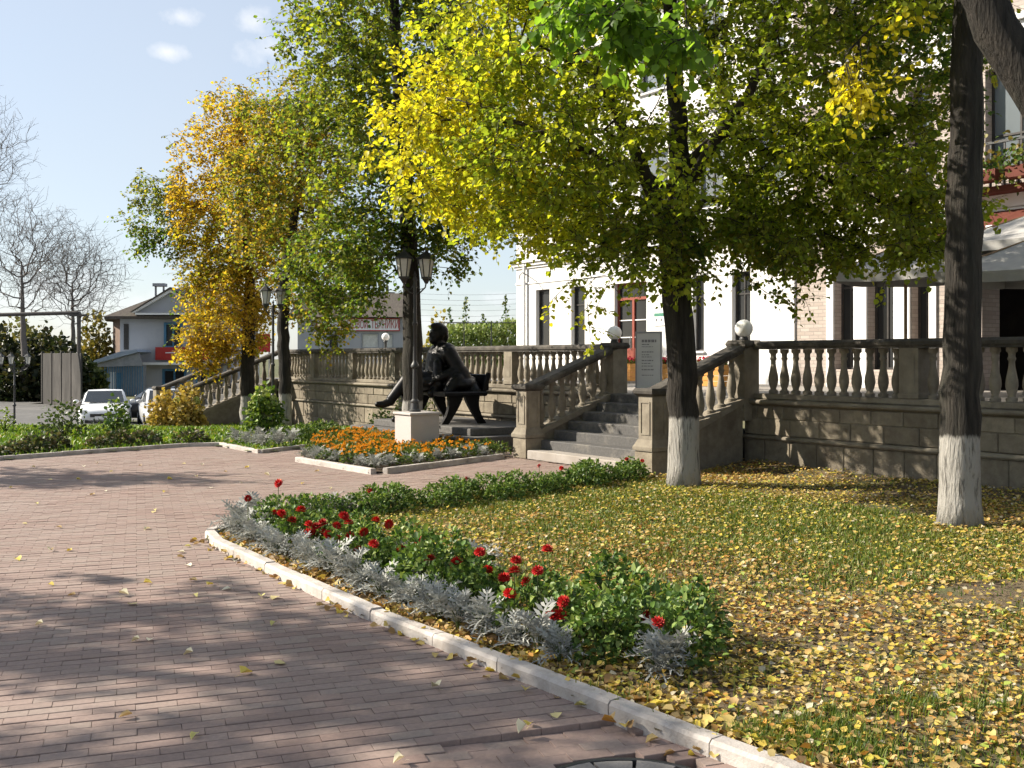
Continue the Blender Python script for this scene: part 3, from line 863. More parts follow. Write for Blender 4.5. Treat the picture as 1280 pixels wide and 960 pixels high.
def palette(fr, stops):
    """fr in 0..1 -> colour between stops"""
    fr = np.clip(fr, 0, 1) * (len(stops) - 1)
    i = np.minimum(fr.astype(int), len(stops) - 2); t = (fr - i)[:, None]
    S_ = np.array(stops)
    return S_[i] * (1 - t) + S_[i + 1] * t

def ellipsoid_points(n, c, r, g, shell=0.35):
    p = unit(g.normal(size=(n, 3))) * (g.uniform(shell, 1, n) ** 0.6)[:, None]
    return p * np.array(r) + np.array(c)

class Tree:
    def __init__(s, seed):
        s.g = np.random.default_rng(seed)
        s.pos = []; s.par = []; s.fix = []; s.len = []
    def chain(s, pts, radii, start=None, step=0.22):
        """polyline with given radii, resampled; returns list of node ids"""
        ids = []
        last = start
        pts = [np.array(p, float) for p in pts]
        if start is not None:
            pts = [np.array(s.pos[start])] + pts
            radii = [radii[0]] + list(radii)
        for i in range(len(pts) - 1):
            n = max(1, int(np.linalg.norm(pts[i + 1] - pts[i]) / step))
            for j in range(0 if (i == 0 and start is None) else 1, n + 1):
                t = j / n
                p = pts[i] * (1 - t) + pts[i + 1] * t
                if 0 < j < n: p = p + s.g.normal(0, .012, 3) * (1 + 2 * (radii[i] < .1))
                s.pos.append(p); s.par.append(-1 if last is None else last)
                s.fix.append(radii[i] * (1 - t) + radii[i + 1] * t)
                s.len.append(0 if last is None else s.len[last] + np.linalg.norm(p - s.pos[last]))
                last = len(s.pos) - 1
                ids.append(last)
        return ids
    def grow(s, att, step=0.3, wander=0.05, pathw=0.12, minz=None, droop=0.0):
        """join every crown point to the branch work, nearest first"""
        base = np.array(s.pos)
        d0 = np.min(np.linalg.norm(att[:, None, :] - base[None], axis=2), axis=1)
        tips = []
        cap = len(s.pos) + len(att) * 14
        PP = np.zeros((cap, 3)); LL = np.zeros(cap)
        n = len(s.pos); PP[:n] = base; LL[:n] = s.len
        for ai in np.argsort(d0):
            a = att[ai]
            df = a - PP[:n]
            dist = np.linalg.norm(df, axis=1)
            cost = dist + pathw * LL[:n] + 0.25 * np.maximum(0, PP[:n, 2] - a[2])
            if minz is not None: cost = cost + 5 * (PP[:n, 2] < minz)
            j = int(np.argmin(cost)); d = dist[j]
            pj = s.par[j]
            dirp = unit(PP[j] - PP[pj]) if pj >= 0 else np.array((0, 0, 1.0))
            c1 = PP[j] + dirp * d * 0.35 + np.array((0, 0, 0.12 * d))
            k = min(12, max(1, int(d / step)))
            last = j
            for q in range(1, k + 1):
                t = q / k
                p = (1 - t) ** 2 * PP[j] + 2 * t * (1 - t) * c1 + t * t * a
                if q < k: p = p + s.g.normal(0, wander * min(d, 1), 3)
                p[2] -= droop * t * t
                PP[n] = p; LL[n] = LL[last] + np.linalg.norm(p - PP[last])
                s.pos.append(p); s.par.append(last); s.fix.append(0); s.len.append(LL[n])
                last = n; n += 1
            tips.append(last)
        return tips
    def radii(s, tip=0.0045, ex=2.3, cap=9):
        n = len(s.pos)
        acc = np.zeros(n); r = np.zeros(n)
        for i in range(n - 1, -1, -1):
            r[i] = max(tip, acc[i] ** (1 / ex)) if acc[i] > 0 else tip
            r[i] = min(r[i], cap)
            if s.fix[i] > 0: r[i] = s.fix[i]
            if s.par[i] >= 0: acc[s.par[i]] += r[i] ** ex
        # a side branch never thicker than what carries it
        for i in range(n):
            p = s.par[i]
            if p >= 0 and not s.fix[i]: r[i] = min(r[i], r[p] * 0.92)
        s.r = r
        return r
    def tubes(s, mb_trunk, mb_limb, trunk_ids=()):
        n = len(s.pos)
        kids = [[] for _ in range(n)]
        for i in range(n):
            if s.par[i] >= 0: kids[s.par[i]].append(i)
        tr = set(trunk_ids)
        starts = [(i, None) for i in range(n) if s.par[i] < 0]
        while starts:
            i, fr = starts.pop()
            ch = [] if fr is None else [fr]
            cur = i
            ch.append(cur)
            while kids[cur]:
                ks = sorted(kids[cur], key=lambda q: (-(q in tr), -s.r[q]))
                for o_ in ks[1:]: starts.append((o_, cur))
                cur = ks[0]
                ch.append(cur)
            rr = [s.r[q] for q in ch]
            if fr is not None: rr[0] = min(rr[1] * 1.25, s.r[fr] * .95)
            mx = max(rr)
            sides = 14 if mx > .12 else 8 if mx > .05 else 5 if mx > .018 else 3
            istrunk = any(q in tr for q in ch[1:]) and fr is None
            (mb_trunk if istrunk else mb_limb).tube([s.pos[q] for q in ch], rr, sides)

def rough_trunk(mb, g, amp=0.05):
    pass

def sprays(tree, tips, g, per=5, nl=8, tl=(0.22, 0.42), droop=0.35, leaf=(0.06, 0.09), twigs=None, hang=0.4):
    """short leafy twigs around every tip; returns arrays for leaves"""
    PP, DD, NN, LL = [], [], [], []
    pos = np.array(tree.pos)
    for t in tips:
        p0 = pos[t]; pr = pos[tree.par[t]]
        ax = unit(p0 - pr)
        for k in range(per):
            d = unit(ax * 0.55 + g.normal(0, 0.75, 3) + np.array((0, 0, -droop)))
            st = p0 + (pr - p0) * g.uniform(0, 0.9)
            ln = g.uniform(*tl)
            en = st + d * ln + np.array((0, 0, -droop * ln * .4))
            if twigs is not None: twigs.append((st, (st + en) / 2 + np.array((0, 0, .03)), en))
            side = unit(np.cross(d, (0, 0, 1)) + 1e-6)
            for q in range(nl):
                f = (q + g.uniform(0.2, 1)) / nl
                s_ = 1 if q % 2 else -1
                p = st + (en - st) * f
                dd = unit(d * 0.5 + side * s_ * g.uniform(.4, 1.1) + np.array((0, 0, -hang)) + g.normal(0, .3, 3))
                nn = np.array((0, 0, 1.0)) + g.normal(0, 0.55, 3)
                PP.append(p + dd * 0.02); DD.append(dd); NN.append(nn); LL.append(g.uniform(*leaf))
    return np.array(PP), np.array(DD), np.array(NN), np.array(LL)

def finish_tree(name, T, trunk_ids, tips, base, label, group, colf, per, nl, leaf, tl=(0.22, 0.42), droop=0.35, hang=0.4, wash=True, twig=True, tm=LEAF6, barkname='bark', cull=None, limbname='branches'):
    root = empty(name, base, 0, label, 'tree', group)
    T.radii()
    mt, ml = MB(), MB()
    T.tubes(mt, ml, trunk_ids)
    o3 = np.array(base)
    def shift(mb): mb.v = [(v[0] - base[0], v[1] - base[1], v[2] - base[2]) for v in mb.v]
    # bark ridges: push the thick rings in and out
    if mt.v:
        V = np.array(mt.v)
        ax = np.array([T.pos[i] for i in trunk_ids])
        zi = np.interp(V[:, 2], ax[:, 2], ax[:, 0]); yi = np.interp(V[:, 2], ax[:, 2], ax[:, 1])
        dx = V[:, 0] - zi; dy = V[:, 1] - yi
        a = np.arctan2(dy, dx)
        k = 1 + 0.035 * np.sin(a * 5 + V[:, 2] * 1.3) + 0.025 * np.sin(a * 9 - V[:, 2] * 2.1)
        flare = 1 + 0.13 * np.exp(-(V[:, 2] - base[2]) / 0.16)
        V[:, 0] = zi + dx * k * flare; V[:, 1] = yi + dy * k * flare
        mt.v = [tuple(q) for q in V]
    shift(mt); shift(ml)
    mt.build('trunk', M['limewashed_bark' if wash else barkname], root, smooth=True, angle=180)
    tw = []
    if nl:
        PP, DD, NN, LL = sprays(T, tips, T.g, per, nl, tl, droop, leaf, tw if twig else None, hang)
        if cull is not None:
            k = ~cull(PP); PP, DD, NN, LL = PP[k], DD[k], NN[k], LL[k]
        co = colf(PP, T.g)
        inst('crown', leaf_mesh('crown', PP, DD, NN, LL, co, M['tree_leaf'], tm, LEAF6_Q if len(tm) == 6 else LEAF4_Q, base), root)
    for a, b_, c in tw:
        ml.tube([np.array(q) - o3 for q in (a, b_, c)], [0.004, 0.003, 0.002], 3)
    ml.build(limbname, M['twig' if wash or barkname == 'bark' else 'grey_twig'], root, smooth=True, angle=180)
    return root

YEL = (0.46, 0.41, 0.028); YG = (0.30, 0.33, 0.028); LG = (0.16, 0.22, 0.026); GR = (0.075, 0.135, 0.022); DG = (0.045, 0.085, 0.02); OL = (0.16, 0.16, 0.028)
GOLD = (0.43, 0.30, 0.035); ORG = (0.33, 0.20, 0.035); BRN = (0.20, 0.125, 0.04)

def clump(att, scale, seed, thr):
    return att[snoise(att, scale, seed) > thr]

# --- the lime tree with the forked trunk, centre of the picture
def tree_A():
    T = Tree(11)
    b = (2.33, 13.94, 0.02)
    X, Y = b[0], b[1]
    def q(px, py, dy=0.0):
        return np.array(P(px, py, Y + dy))
    tr = T.chain([np.array(b), q(855, 540), q(850, 430), q(846, 350), q(843, 300, .05), q(850, 220, .1), q(846, 130, .1), q(838, 40, .05), q(832, -80), q(826, -260)],
                 [0.215, 0.205, 0.195, 0.20, 0.185, 0.145, 0.12, 0.10, 0.075, 0.03])
    def near(p): return min(tr, key=lambda i: np.linalg.norm(np.array(T.pos[i]) - p))
    T.chain([q(826, 270, -.2), q(808, 225, -.4), q(790, 180, -.5), q(755, 110, -.6), q(700, 40, -.7)], [0.10, 0.09, 0.075, 0.055, 0.03], near(q(845, 325)))
    T.chain([q(760, 205, -.5), q(700, 170, -.8), q(620, 150, -.9), q(560, 150, -1.0)], [0.05, 0.042, 0.03, 0.016], near(q(848, 240)))
    T.chain([q(880, 200, -.1), q(900, 165, -.3), q(935, 120, -.4), q(960, 70, -.5), q(985, -20, -.6)], [0.085, 0.075, 0.065, 0.05, 0.025], near(q(850, 240)))
    T.chain([q(885, 178, .2), q(915, 165, .2), q(960, 190, .0), q(1005, 215, -.2), q(1080, 240, -.3), q(1150, 290, -.3)], [0.055, 0.048, 0.042, 0.034, 0.022, 0.01], near(q(850, 215)))
    T.chain([q(880, 250, .5), q(940, 255, 1.2), q(1010, 290, 1.6)], [0.04, 0.03, 0.014], near(q(847, 280)))
    T.chain([q(800, 250, .6), q(740, 240, 1.2), q(670, 260, 1.7)], [0.045, 0.032, 0.014], near(q(847, 290)))
    T.chain([q(820, 60, .8), q(790, -20, 1.6)], [0.05, 0.02], near(q(843, 110)))
    T.chain([q(900, 30, 1.0), q(960, -40, 1.8)], [0.05, 0.02], near(q(843, 90)))
    g = T.g
    pts = [ellipsoid_points(1150, (X - .15, Y, 5.5), (4.0, 3.5, 3.0), g),
           ellipsoid_points(260, (X - 2.3, Y - .6, 4.6), (1.9, 1.8, 1.5), g),
           ellipsoid_points(220, (X + 1.9, Y - .3, 3.9), (1.9, 1.8, 1.25), g),
           ellipsoid_points(70, (X - .7, Y - 1.0, 3.0), (0.9, .8, .65), g), ellipsoid_points(170, (X - 2.1, Y + 2.0, 4.6), (1.8, 1.4, 1.0), g), ellipsoid_points(170, (X + 2.1, Y - .3, 3.55), (1.8, 1.5, .62), g), ellipsoid_points(210, (X + 1.9, Y + .3, 5.7), (2.3, 2.2, 1.5), g),
           ellipsoid_points(300, (X - .3, Y, 8.2), (3.0, 3.0, 2.0), g)]
    att = np.concatenate(pts)
    att = clump(att, 1.1, 31, -0.42)
    low = 2.75 + 0.22 * np.abs(att[:, 0] - X) * (att[:, 0] < X) + 0.12 * np.abs(att[:, 0] - X) * (att[:, 0] > X) + 0.10 * (att[:, 1] - Y)
    att = att[att[:, 2] > low]
    att = att[~((att[:, 0] > X + .4) & (g.uniform(0, 1, len(att)) < .0))]
    # little hanging tips along the lower edge
    ex = [q(690, 375, -.6), q(745, 385, -.8), (q(738, 425, -1.0)), q(715, 350, -.7), q(905, 345, -.4), q(965, 370, .3), q(1010, 375, -.1), q(1075, 330, .2), q(1110, 345, .1), q(1165, 340, .0), q(650, 300, -.4), q(520, 255, -.5), q(505, 205, -.4), q(1000, 350, .4), q(935, 350, .2)]
    att = np.concatenate([att, np.array(ex)])
    tips = T.grow(att, 0.28, 0.06, 0.10, minz=2.6)
    def colf(P_, g):
        n = len(P_)
        f = 0.43 + 0.24 * snoise(P_, 0.9, 3) + g.normal(0, .10, n)
        dxx = X - P_[:, 0]
        f = f + np.where(dxx > 0, .10, .035) * dxx - 0.03 * (P_[:, 2] - 4.5)
        return palette(f, [DG, GR, OL, LG, LG, YG, YG, YEL, YEL]) * g.uniform(.75, 1.15, (n, 1))
    return finish_tree('lime_tree', T, tr, tips, b, 'forked lime tree with yellow-green leaves and whitewashed trunk foot beside the stair', 'trees by the terrace', colf, 5, 8, (0.048, 0.088), droop=0.35)
tree_A()

# --- straight trunk right of the lawn, crown above the picture
def tree_B():
    T = Tree(12)
    b = (4.63, 10.66, 0.02)
    tr = T.chain([b, (4.63, 10.66, .9), P(1203, 400, 10.66), P(1206, 200, 10.68), P(1210, 40, 10.7), (4.75, 10.7, 6.6), (4.7, 10.7, 9.5)], [0.208, 0.196, 0.182, 0.168, 0.155, 0.12, 0.04])
    g = T.g
    att = np.concatenate([ellipsoid_points(560, (4.9, 10.8, 8.2), (3.0, 3.0, 2.6), g), ellipsoid_points(34, (4.2, 10.5, 5.5), (.55, .6, .25), g), ellipsoid_points(10, (3.5, 10.5, 4.36), (.22, .2, .24), g)])
    att = clump(att, 1.1, 32, -0.3)
    tips = T.grow(att, 0.3, 0.06, 0.10, minz=4.9)
    def colf(P_, g):
        f = 0.50 + 0.2 * snoise(P_, 0.9, 4) + g.normal(0, .12, len(P_)) + 0.5 * (P_[:, 2] < 5.2)
        return palette(f, [GR, OL, LG, YG, YEL, YEL]) * g.uniform(.8, 1.1, (len(P_), 1))
    return finish_tree('lime_tree', T, tr, tips, b, 'tall straight dark trunk with whitewashed foot standing in front of the right balustrade', 'trees by the terrace', colf, 5, 6, (0.06, 0.09))
tree_B()

# --- dense tree behind the street lamp and statue
def tree_C():
    T = Tree(13)
    b = (-1.93, 19.93, 0.0)
    Y = b[1]
    tr = T.chain([b, (-1.93, Y, .8), P(515, 400, Y), P(513, 330, Y), P(505, 200, Y), P(495, 60, Y), (-2.3, Y, 9.0), (-2.3, Y, 11.5)], [0.215, 0.20, 0.178, 0.16, 0.14, 0.12, 0.085, 0.03])
    g = T.g
    att = np.concatenate([ellipsoid_points(1000, (-2.35, Y, 7.6), (2.15, 2.3, 4.0), g, .2), ellipsoid_points(90, (-3.0, Y - .2, 4.0), (1.1, 1.2, .9), g), ellipsoid_points(34, (-1.15, Y - .3, 4.0), (.65, .7, .6), g), ellipsoid_points(8, (-2.75, Y - .5, 2.85), (.35, .3, .3), g), ellipsoid_points(130, (-3.75, Y + 1.4, 3.6), (1.1, 1.2, 1.0), g)])
    att = clump(att, 1.0, 33, -0.40)
    tips = T.grow(att, 0.3, 0.06, 0.10, minz=2.9)
    def colf(P_, g):
        f = 0.40 + 0.2 * snoise(P_, 0.8, 5) + g.normal(0, .16, len(P_))
        return palette(f, [DG, DG, GR, OL, LG, YG, YEL]) * g.uniform(.75, 1.1, (len(P_), 1))
    return finish_tree('lime_tree', T, tr, tips, b, 'dense dark green tree rising behind the street lamp on the pale pedestal', 'trees by the terrace', colf, 5, 7, (0.06, 0.095), tl=(.25, .5))
tree_C()

def tree_D():
    # golden tree by the far stair
    T = Tree(14)
    b = (-7.85, 30.6, -0.30)
    Y = b[1]
    tr = T.chain([b, (-7.85, Y, .6), P(311, 420, Y), P(312, 340, Y), P(305, 250, Y), P(300, 150, Y), (-8.0, Y, 9.4)], [0.215, 0.20, 0.18, 0.14, 0.10, 0.06, 0.012])
    g = T.g
    att = np.concatenate([ellipsoid_points(760, (-7.95, Y, 6.2), (2.3, 2.2, 3.9), g, .2), ellipsoid_points(150, (-8.5, Y - .3, 3.3), (1.5, 1.5, 1.5), g),
                          ellipsoid_points(50, (-9.0, Y - .3, 2.0), (.8, .8, .7), g), ellipsoid_points(70, (-10.6, Y, 6.2), (1.0, .9, 1.4), g)])
    att = clump(att, 0.9, 34, -0.32)
    tips = T.grow(att, 0.32, 0.06, 0.10, minz=1.4)
    def colf(P_, g):
        f = 0.56 + 0.2 * snoise(P_, 0.7, 6) + g.normal(0, .15, len(P_)) - 0.55 * (P_[:, 0] < -9.9)
        return palette(f, [GR, OL, OL, YG, GOLD, GOLD, GOLD, ORG, BRN]) * g.uniform(.6, 1.05, (len(P_), 1))
    finish_tree('young_tree', T, tr, tips, b, 'golden-leaved tree with low branches hanging over the far stair rail', 'trees by the terrace', colf, 5, 7, (0.065, 0.105), tl=(.25, .6))
    T = Tree(15)
    b = (-5.85, 26.6, -0.10)
    Y = b[1]
    tr = T.chain([b, (-5.85, Y, .7), P(354, 400, Y), P(358, 330, Y), P(372, 250, Y), P(375, 150, Y), (-5.5, Y, 8.6)], [0.175, 0.16, 0.145, 0.125, 0.09, 0.06, 0.012])
    T.chain([P(372, 330, Y), P(390, 362, Y - .3), P(412, 364, Y - .5)], [.04, .03, .012], min(tr, key=lambda i: abs(T.pos[i][2] - 4.0)))
    g = T.g
    att = np.concatenate([ellipsoid_points(620, (-5.7, Y, 6.4), (1.9, 2.0, 3.2), g, .2), ellipsoid_points(90, (-4.6, Y - .2, 3.3), (1.0, 1.2, 1.2), g), ellipsoid_points(16, (-4.3, Y - .3, 2.1), (.4, .5, .5), g)])
    att = clump(att, 0.9, 35, -0.32)
    tips = T.grow(att, 0.32, 0.06, 0.10, minz=2.3)
    def colf2(P_, g):
        f = 0.50 + 0.2 * snoise(P_, 0.7, 8) + g.normal(0, .18, len(P_))
        return palette(f, [GR, OL, OL, LG, OL, GOLD, ORG, BRN]) * g.uniform(.65, 1.05, (len(P_), 1))
    finish_tree('young_tree', T, tr, tips, b, 'brown and olive leaved tree next to the second street lamp', 'trees by the terrace', colf2, 5, 6, (0.065, 0.10), tl=(.25, .55))
tree_D()

# --- leaning tree beyond the right edge: its limb and a near green branch reach into the picture
def tree_F():
    T = Tree(16)
    b = (6.0, 8.0, 0.02)
    tr = T.chain([b, (5.75, 8.0, 1.2), (5.05, 8.05, 2.6), (4.25, 8.1, 3.62), (3.82, 8.15, 4.35), (3.5, 8.2, 5.2), (3.0, 8.3, 6.6), (2.4, 8.4, 8.4)], [0.25, 0.225, 0.20, 0.18, 0.168, 0.148, 0.11, 0.04])
    nr = min(tr, key=lambda i: abs(T.pos[i][2] - 5.2))
    T.chain([(2.9, 8.6, 5.35), (2.2, 8.8, 5.25), (1.5, 9.0, 5.05), (.8, 9.1, 4.85)], [0.06, 0.045, 0.03, 0.012], nr)
    g = T.g
    att = np.concatenate([ellipsoid_points(24, (1.65, 9.0, 4.55), (.75, .5, .48), g, .1), ellipsoid_points(20, (0.8, 9.1, 4.75), (.65, .45, .34), g, .1), ellipsoid_points(300, (2.6, 8.6, 7.6), (2.6, 2.4, 1.7), g)])
    att = clump(att, 1.0, 36, -0.6)
    tips = T.grow(att, 0.25, 0.05, 0.10, minz=4.5)
    def colf(P_, g):
        f = 0.45 + 0.18 * snoise(P_, 1.4, 9) + g.normal(0, .13, len(P_))
        return palette(f, [GR, (0.09, 0.17, 0.025), (0.14, 0.25, 0.03), (0.18, 0.30, 0.035), LG, YG]) * g.uniform(.8, 1.15, (len(P_), 1))
    finish_tree('maple_tree', T, tr, tips, b, 'thick leaning trunk crossing the upper right corner with near bright green leaves', 'trees by the terrace', colf, 4, 6, (0.08, 0.12), droop=0.5, hang=0.9, wash=False)
tree_F()

# --- trees beyond the left edge whose dappled shade falls on the paving
def tree_side(seed, base, c, r, n, label, per=4, nl=6):
    T = Tree(seed)
    tr = T.chain([base, (base[0], base[1], c[2] - r[2] * .5), (c[0], c[1], c[2] + r[2] * .8)], [0.19, 0.15, 0.03])
    att = clump(ellipsoid_points(n, c, r, T.g, .3), 0.9, seed, -0.25)
    tips = T.grow(att, 0.35, 0.06, 0.1, minz=c[2] - r[2] * .8)
    def colf(P_, g):
        f = 0.5 + 0.2 * snoise(P_, 0.8, seed) + g.normal(0, .15, len(P_))
        return palette(f, [GR, OL, LG, YG, YEL]) * g.uniform(.8, 1.1, (len(P_), 1))
    finish_tree('lime_tree', T, tr, tips, base, label, 'trees across the square', colf, per, nl, (0.10, 0.15), tl=(.3, .5))
tree_side(41, (-12.5, 7.6, 0), (-12.5, 7.6, 6.2), (2.7, 2.4, 2.9), 330, 'lime tree beyond the left edge shading the near paving')
tree_side(43, (-18.5, 9.0, 0), (-18.5, 9.0, 7.6), (2.8, 2.0, 3.4), 260, 'second lime tree beyond the left edge shading the near paving')
tree_side(42, (-15.4, 17.0, 0), (-15.4, 17.0, 5.4), (2.0, 1.5, 2.0), 240, 'small lime tree beyond the left edge shading the far paving')

# --- bare trees far left
def bare(seed, px, Y, ell, n, label, fork):
    T = Tree(seed)
    bx_ = (px - 640) * Y / F; b0 = float(gz(bx_, Y)) - .1
    tr = T.chain([(bx_, Y, b0), (bx_ + .1, Y, fork * .6), (bx_, Y, fork), (bx_ - .1, Y, fork + (ell[0][0][2] - fork) * .9)], [0.24, 0.2, 0.17, 0.05])
    att = np.concatenate([ellipsoid_points(int(n * w_), c, r, T.g, .1) for c, r, w_ in ell])
    T.grow(att, 0.45, 0.03, 0.28, minz=fork * .7)
    # fine end twigs
    tips0 = list(range(len(tr), len(T.pos)))
    T.radii(0.010, 2.2)
    mt, ml = MB(), MB()
    T.tubes(mt, ml, tr)
    pos = np.array(T.pos); g = T.g
    for t in g.choice(tips0, min(len(tips0), int(n * 14.0)), replace=False):
        p0 = pos[t]; ax = unit(p0 - pos[T.par[t]])
        d = unit(ax + g.normal(0, .7, 3) + (0, 0, .2)); l = g.uniform(.5, 1.1)
        e2 = p0 + d * l * .4; d2 = unit(d + g.normal(0, .8, 3))
        ml.tube([e2, e2 + d2 * l * .55], [.007, .005], 3)
        ml.tube([p0, p0 + d * l * .5, p0 + d * l + g.normal(0, .1, 3)], [.010, .008, .006], 3)
    base = (bx_, Y, b0)
    root = empty('bare_tree', base, 0, label, 'tree', 'leafless trees on the far left')
    for mb in (mt, ml): mb.v = [(v[0] - base[0], v[1] - base[1], v[2] - base[2]) for v in mb.v]
    mt.build('trunk', M['grey_twig'], root, smooth=True, angle=180)
    ml.build('branches', M['grey_twig'], root, smooth=True, angle=180)
def pc(px, py, Y): return P(px, py, Y)
bare(21, 29, 64, [(pc(35, 318, 64), (3.6, 2.6, 3.8), 1.0)], 850, 'leafless forked tree behind the pipe at far left', 3.2)
bare(22, -22, 70, [(pc(-25, 200, 70), (3.6, 3.0, 5.2), 1.0)], 650, 'tall leafless tree reaching in from the left edge', 6.0)
bare(23, 92, 68, [(pc(98, 345, 68), (3.4, 2.4, 3.3), 1.0)], 850, 'bushy leafless tree left of the house roof', 2.0)
# ================================================================== MAIN BUILDING (terrace frame, facade plane y = FY)
FY = 7.32
FX0 = -13.49
bl = tmp('main_building', 0, FY, 0, label='large white and pale brick building with tall windows behind the terrace', cat='building')
bl.name = 'main_building'
# facade element positions from the photograph's columns
def fx(px): return rayT(px, FY)[0]
def fz(px, py): return zat(py, rayT(px, FY)[1])
XB = fx(1000)                      # where the brick part begins
def wall_with_holes(x0, x1, z0, z1, holes, y0, y1, mat, name, parent):
    """solid wall with rectangular openings: full-height piers, aprons and lintels in one mesh"""
    hs = sorted(holes)
    b = MB(); x = x0
    cols = {}
    for (a, c, d, e) in hs: cols.setdefault((a, c), []).append((d, e))
    for (a, c) in sorted(cols):
        if a > x: b.box(x, a, y0, y1, z0, z1)
        z = z0
        for (d, e) in sorted(cols[(a, c)]):
            if d > z: b.box(a, c, y0, y1, z, d)
            z = e
        if z < z1: b.box(a, c, y0, y1, z, z1)
        x = c
    if x < x1: b.box(x, x1, y0, y1, z0, z1)
    return b.build(name, mat, parent)
def window(parent, a, c, d, e, y=0.16, glass='window_glass', frame='dark_frame', bars_x=(), bars_z=(), fw=0.05, sill=True):
    o = MB()
    o.box(a, a + fw, y - .03, y + .03, d, e); o.box(c - fw, c, y - .03, y + .03, d, e)
    o.box(a + fw, c - fw, y - .03, y + .03, d, d + fw); o.box(a + fw, c - fw, y - .03, y + .03, e - fw, e)
    for t in bars_x: o.box(a + (c - a) * t - .02, a + (c - a) * t + .02, y - .025, y + .025, d + fw, e - fw)
    for t in bars_z: o.box(a + fw, c - fw, y - .027, y + .027, d + (e - d) * t - .02, d + (e - d) * t + .02)
    w_ = o.build('window', M[frame], parent)
    MB().box(a + .02, c - .02, y, y + .012, d + .02, e - .02).build('pane', M[glass], w_)
    if sill: MB().box(a - .05, c + .05, -0.08, y - .035, d - .06, d - .003, .008).build('sill', M['white_trim'], w_)
    return w_
H1, H2, H3 = 4.95, 8.6, 12.2
holes = []; wins = []
def opening(pxa, pxb, d, e, **k):
    a, c = fx(pxa), fx(pxb)
    holes.append((a, c, d, e)); wins.append((a, c, d, e, k))
opening(670, 687, 1.95, 3.98, bars_z=(.72,))
opening(714, 731, 1.95, 3.98, bars_z=(.72,))
opening(768, 808, TZ, 3.95)                                        # door
opening(866, 880, 1.95, 3.98, bars_z=(.72,))
opening(915, 938, 1.95, 3.98, bars_z=(.72,), bars_x=(.5,))
for pxa, pxb in ((670, 700), (735, 765), (800, 835), (872, 905), (945, 980)):
    opening(pxa, pxb, 5.75, 7.6, glass='upper_glass', bars_x=(.5,))
    opening(pxa, pxb, 9.3, 11.2, glass='upper_glass', bars_x=(.5,))
def fixcols(hs):
    return hs
lo = [h_ for h_ in holes if h_[2] < 5]; up = [h_ for h_ in holes if h_[2] > 5]
wall_with_holes(FX0, XB, 0.9, 4.72, lo, 0.0, 0.45, M['white_plaster'], 'wall', bl)
wall_with_holes(FX0, XB, 4.72, H3, up, 0.0, 0.45, M['white_plaster'], 'wall', bl)
MB().box(FX0, XB, 1.6, 12, 0.9, H3).build('wall', M['white_plaster'], bl)      # inner body keeps daylight out of the rooms
MB().box(FX0 - 0.0, FX0 + .4, 0.453, 1.597, 0.9, H3).build('wall', M['white_plaster'], bl)
for (a, c, d, e, k) in wins:
    if d == TZ:
        dr = MB()
        dr.box(a, a + .07, .12, .2, d, e); dr.box(c - .07, c, .12, .2, d, e); dr.box(a + .07, c - .07, .12, .2, e - .5, e - .42); dr.box(a + .07, c - .07, .12, .2, e - .07, e)
        mid = (a + c) / 2
        dr.box(mid - .045, mid + .045, .12, .2, d, e - .5)
        dd = dr.build('door', M['red_wood'], bl)
        MB().box(a + .07, mid - .045, .13, .19, d, 2.05).build('panel', M['red_wood'], dd)
        MB().box(mid + .045, c - .07, .13, .19, d, 2.05).build('panel', M['red_wood'], dd)
        for zz in (2.35, 2.85):
            MB().box(a + .07, c - .07, .135, .165, zz, zz + .03).build('glazing_bar', M['white_trim'], dd)
        MB().box(a + .03, c - .03, .166, .18, 2.05, e - .03).build('pane', M['window_glass'], dd)
        MB().tube([(mid - .09, .1, 2.0), (mid - .09, .08, 2.2), (mid - .09, .1, 2.4)], .012, 6).build('handle', M['rim_metal'], dd)
    else:
        window(bl, a, c, d, e, **k)
# mouldings
for z0, z1, dpt in ((4.72, 4.80, .05), (4.80, 4.90, .11), (4.90, 4.99, .17), (4.2, 4.25, .03)):
    MB().box(FX0 - dpt, XB - .01, -dpt, -0.002, z0 + .002, z1).build('cornice', M['white_trim'], bl)
for z0, z1, dpt in ((8.3, 8.45, .08), (11.7, 12.0, .2), (12.0, 12.25, .35)):
    MB().box(FX0 - dpt, XB - .01, -dpt, -0.002, z0, z1).build('cornice', M['white_trim'], bl)
# rain pipe near the corner and a lamp bracket
MB().tube([(fx(658), -.09, 1.1), (fx(658), -.09, 8.2)], .05, 8).build('rain_pipe', M['white_trim'], bl)
MB().tube([(fx(662), -.02, 4.45), (fx(664), -.35, 4.55), (fx(668), -.6, 4.42), (fx(668), -.62, 4.3)], .018, 6).build('bracket', M['cast_iron'], bl)
# brick part of the facade
XE2 = 14.0
holes = []; wins = []
for pxa, pxb in ((1052, 1076), (1094, 1126), (1148, 1170)):
    opening(pxa, pxb, 1.5, 4.0, bars_z=(.75,), bars_x=(.5,), sill=False)
lo2 = list(holes); lw = list(wins)
cafe = (fx(1236), fx(1236) + 3.2, TZ, 4.3)
lo2.append(cafe)
wall_with_holes(XB + .003, XE2, 0.9, 4.72, lo2, -0.25, 0.40, M['facade_brick'], 'wall', bl)
holes = []; wins = []
for pxa, pxb in ((1052, 1078), (1144, 1174), (1240, 1300)):
    opening(pxa, pxb, 5.35, 7.55, glass='upper_glass', bars_x=(.62,), bars_z=(.4,))
    opening(pxa, pxb, 9.0, 11.1, glass='upper_glass', bars_x=(.62,), bars_z=(.4,))
wall_with_holes(XB + .003, XE2, 4.72, H3, list(holes), -0.25, 0.40, M['facade_brick'], 'wall', bl)
for (a, c, d, e, k) in wins + lw:
    window(bl, a, c, d, e, y=0.02, **k)
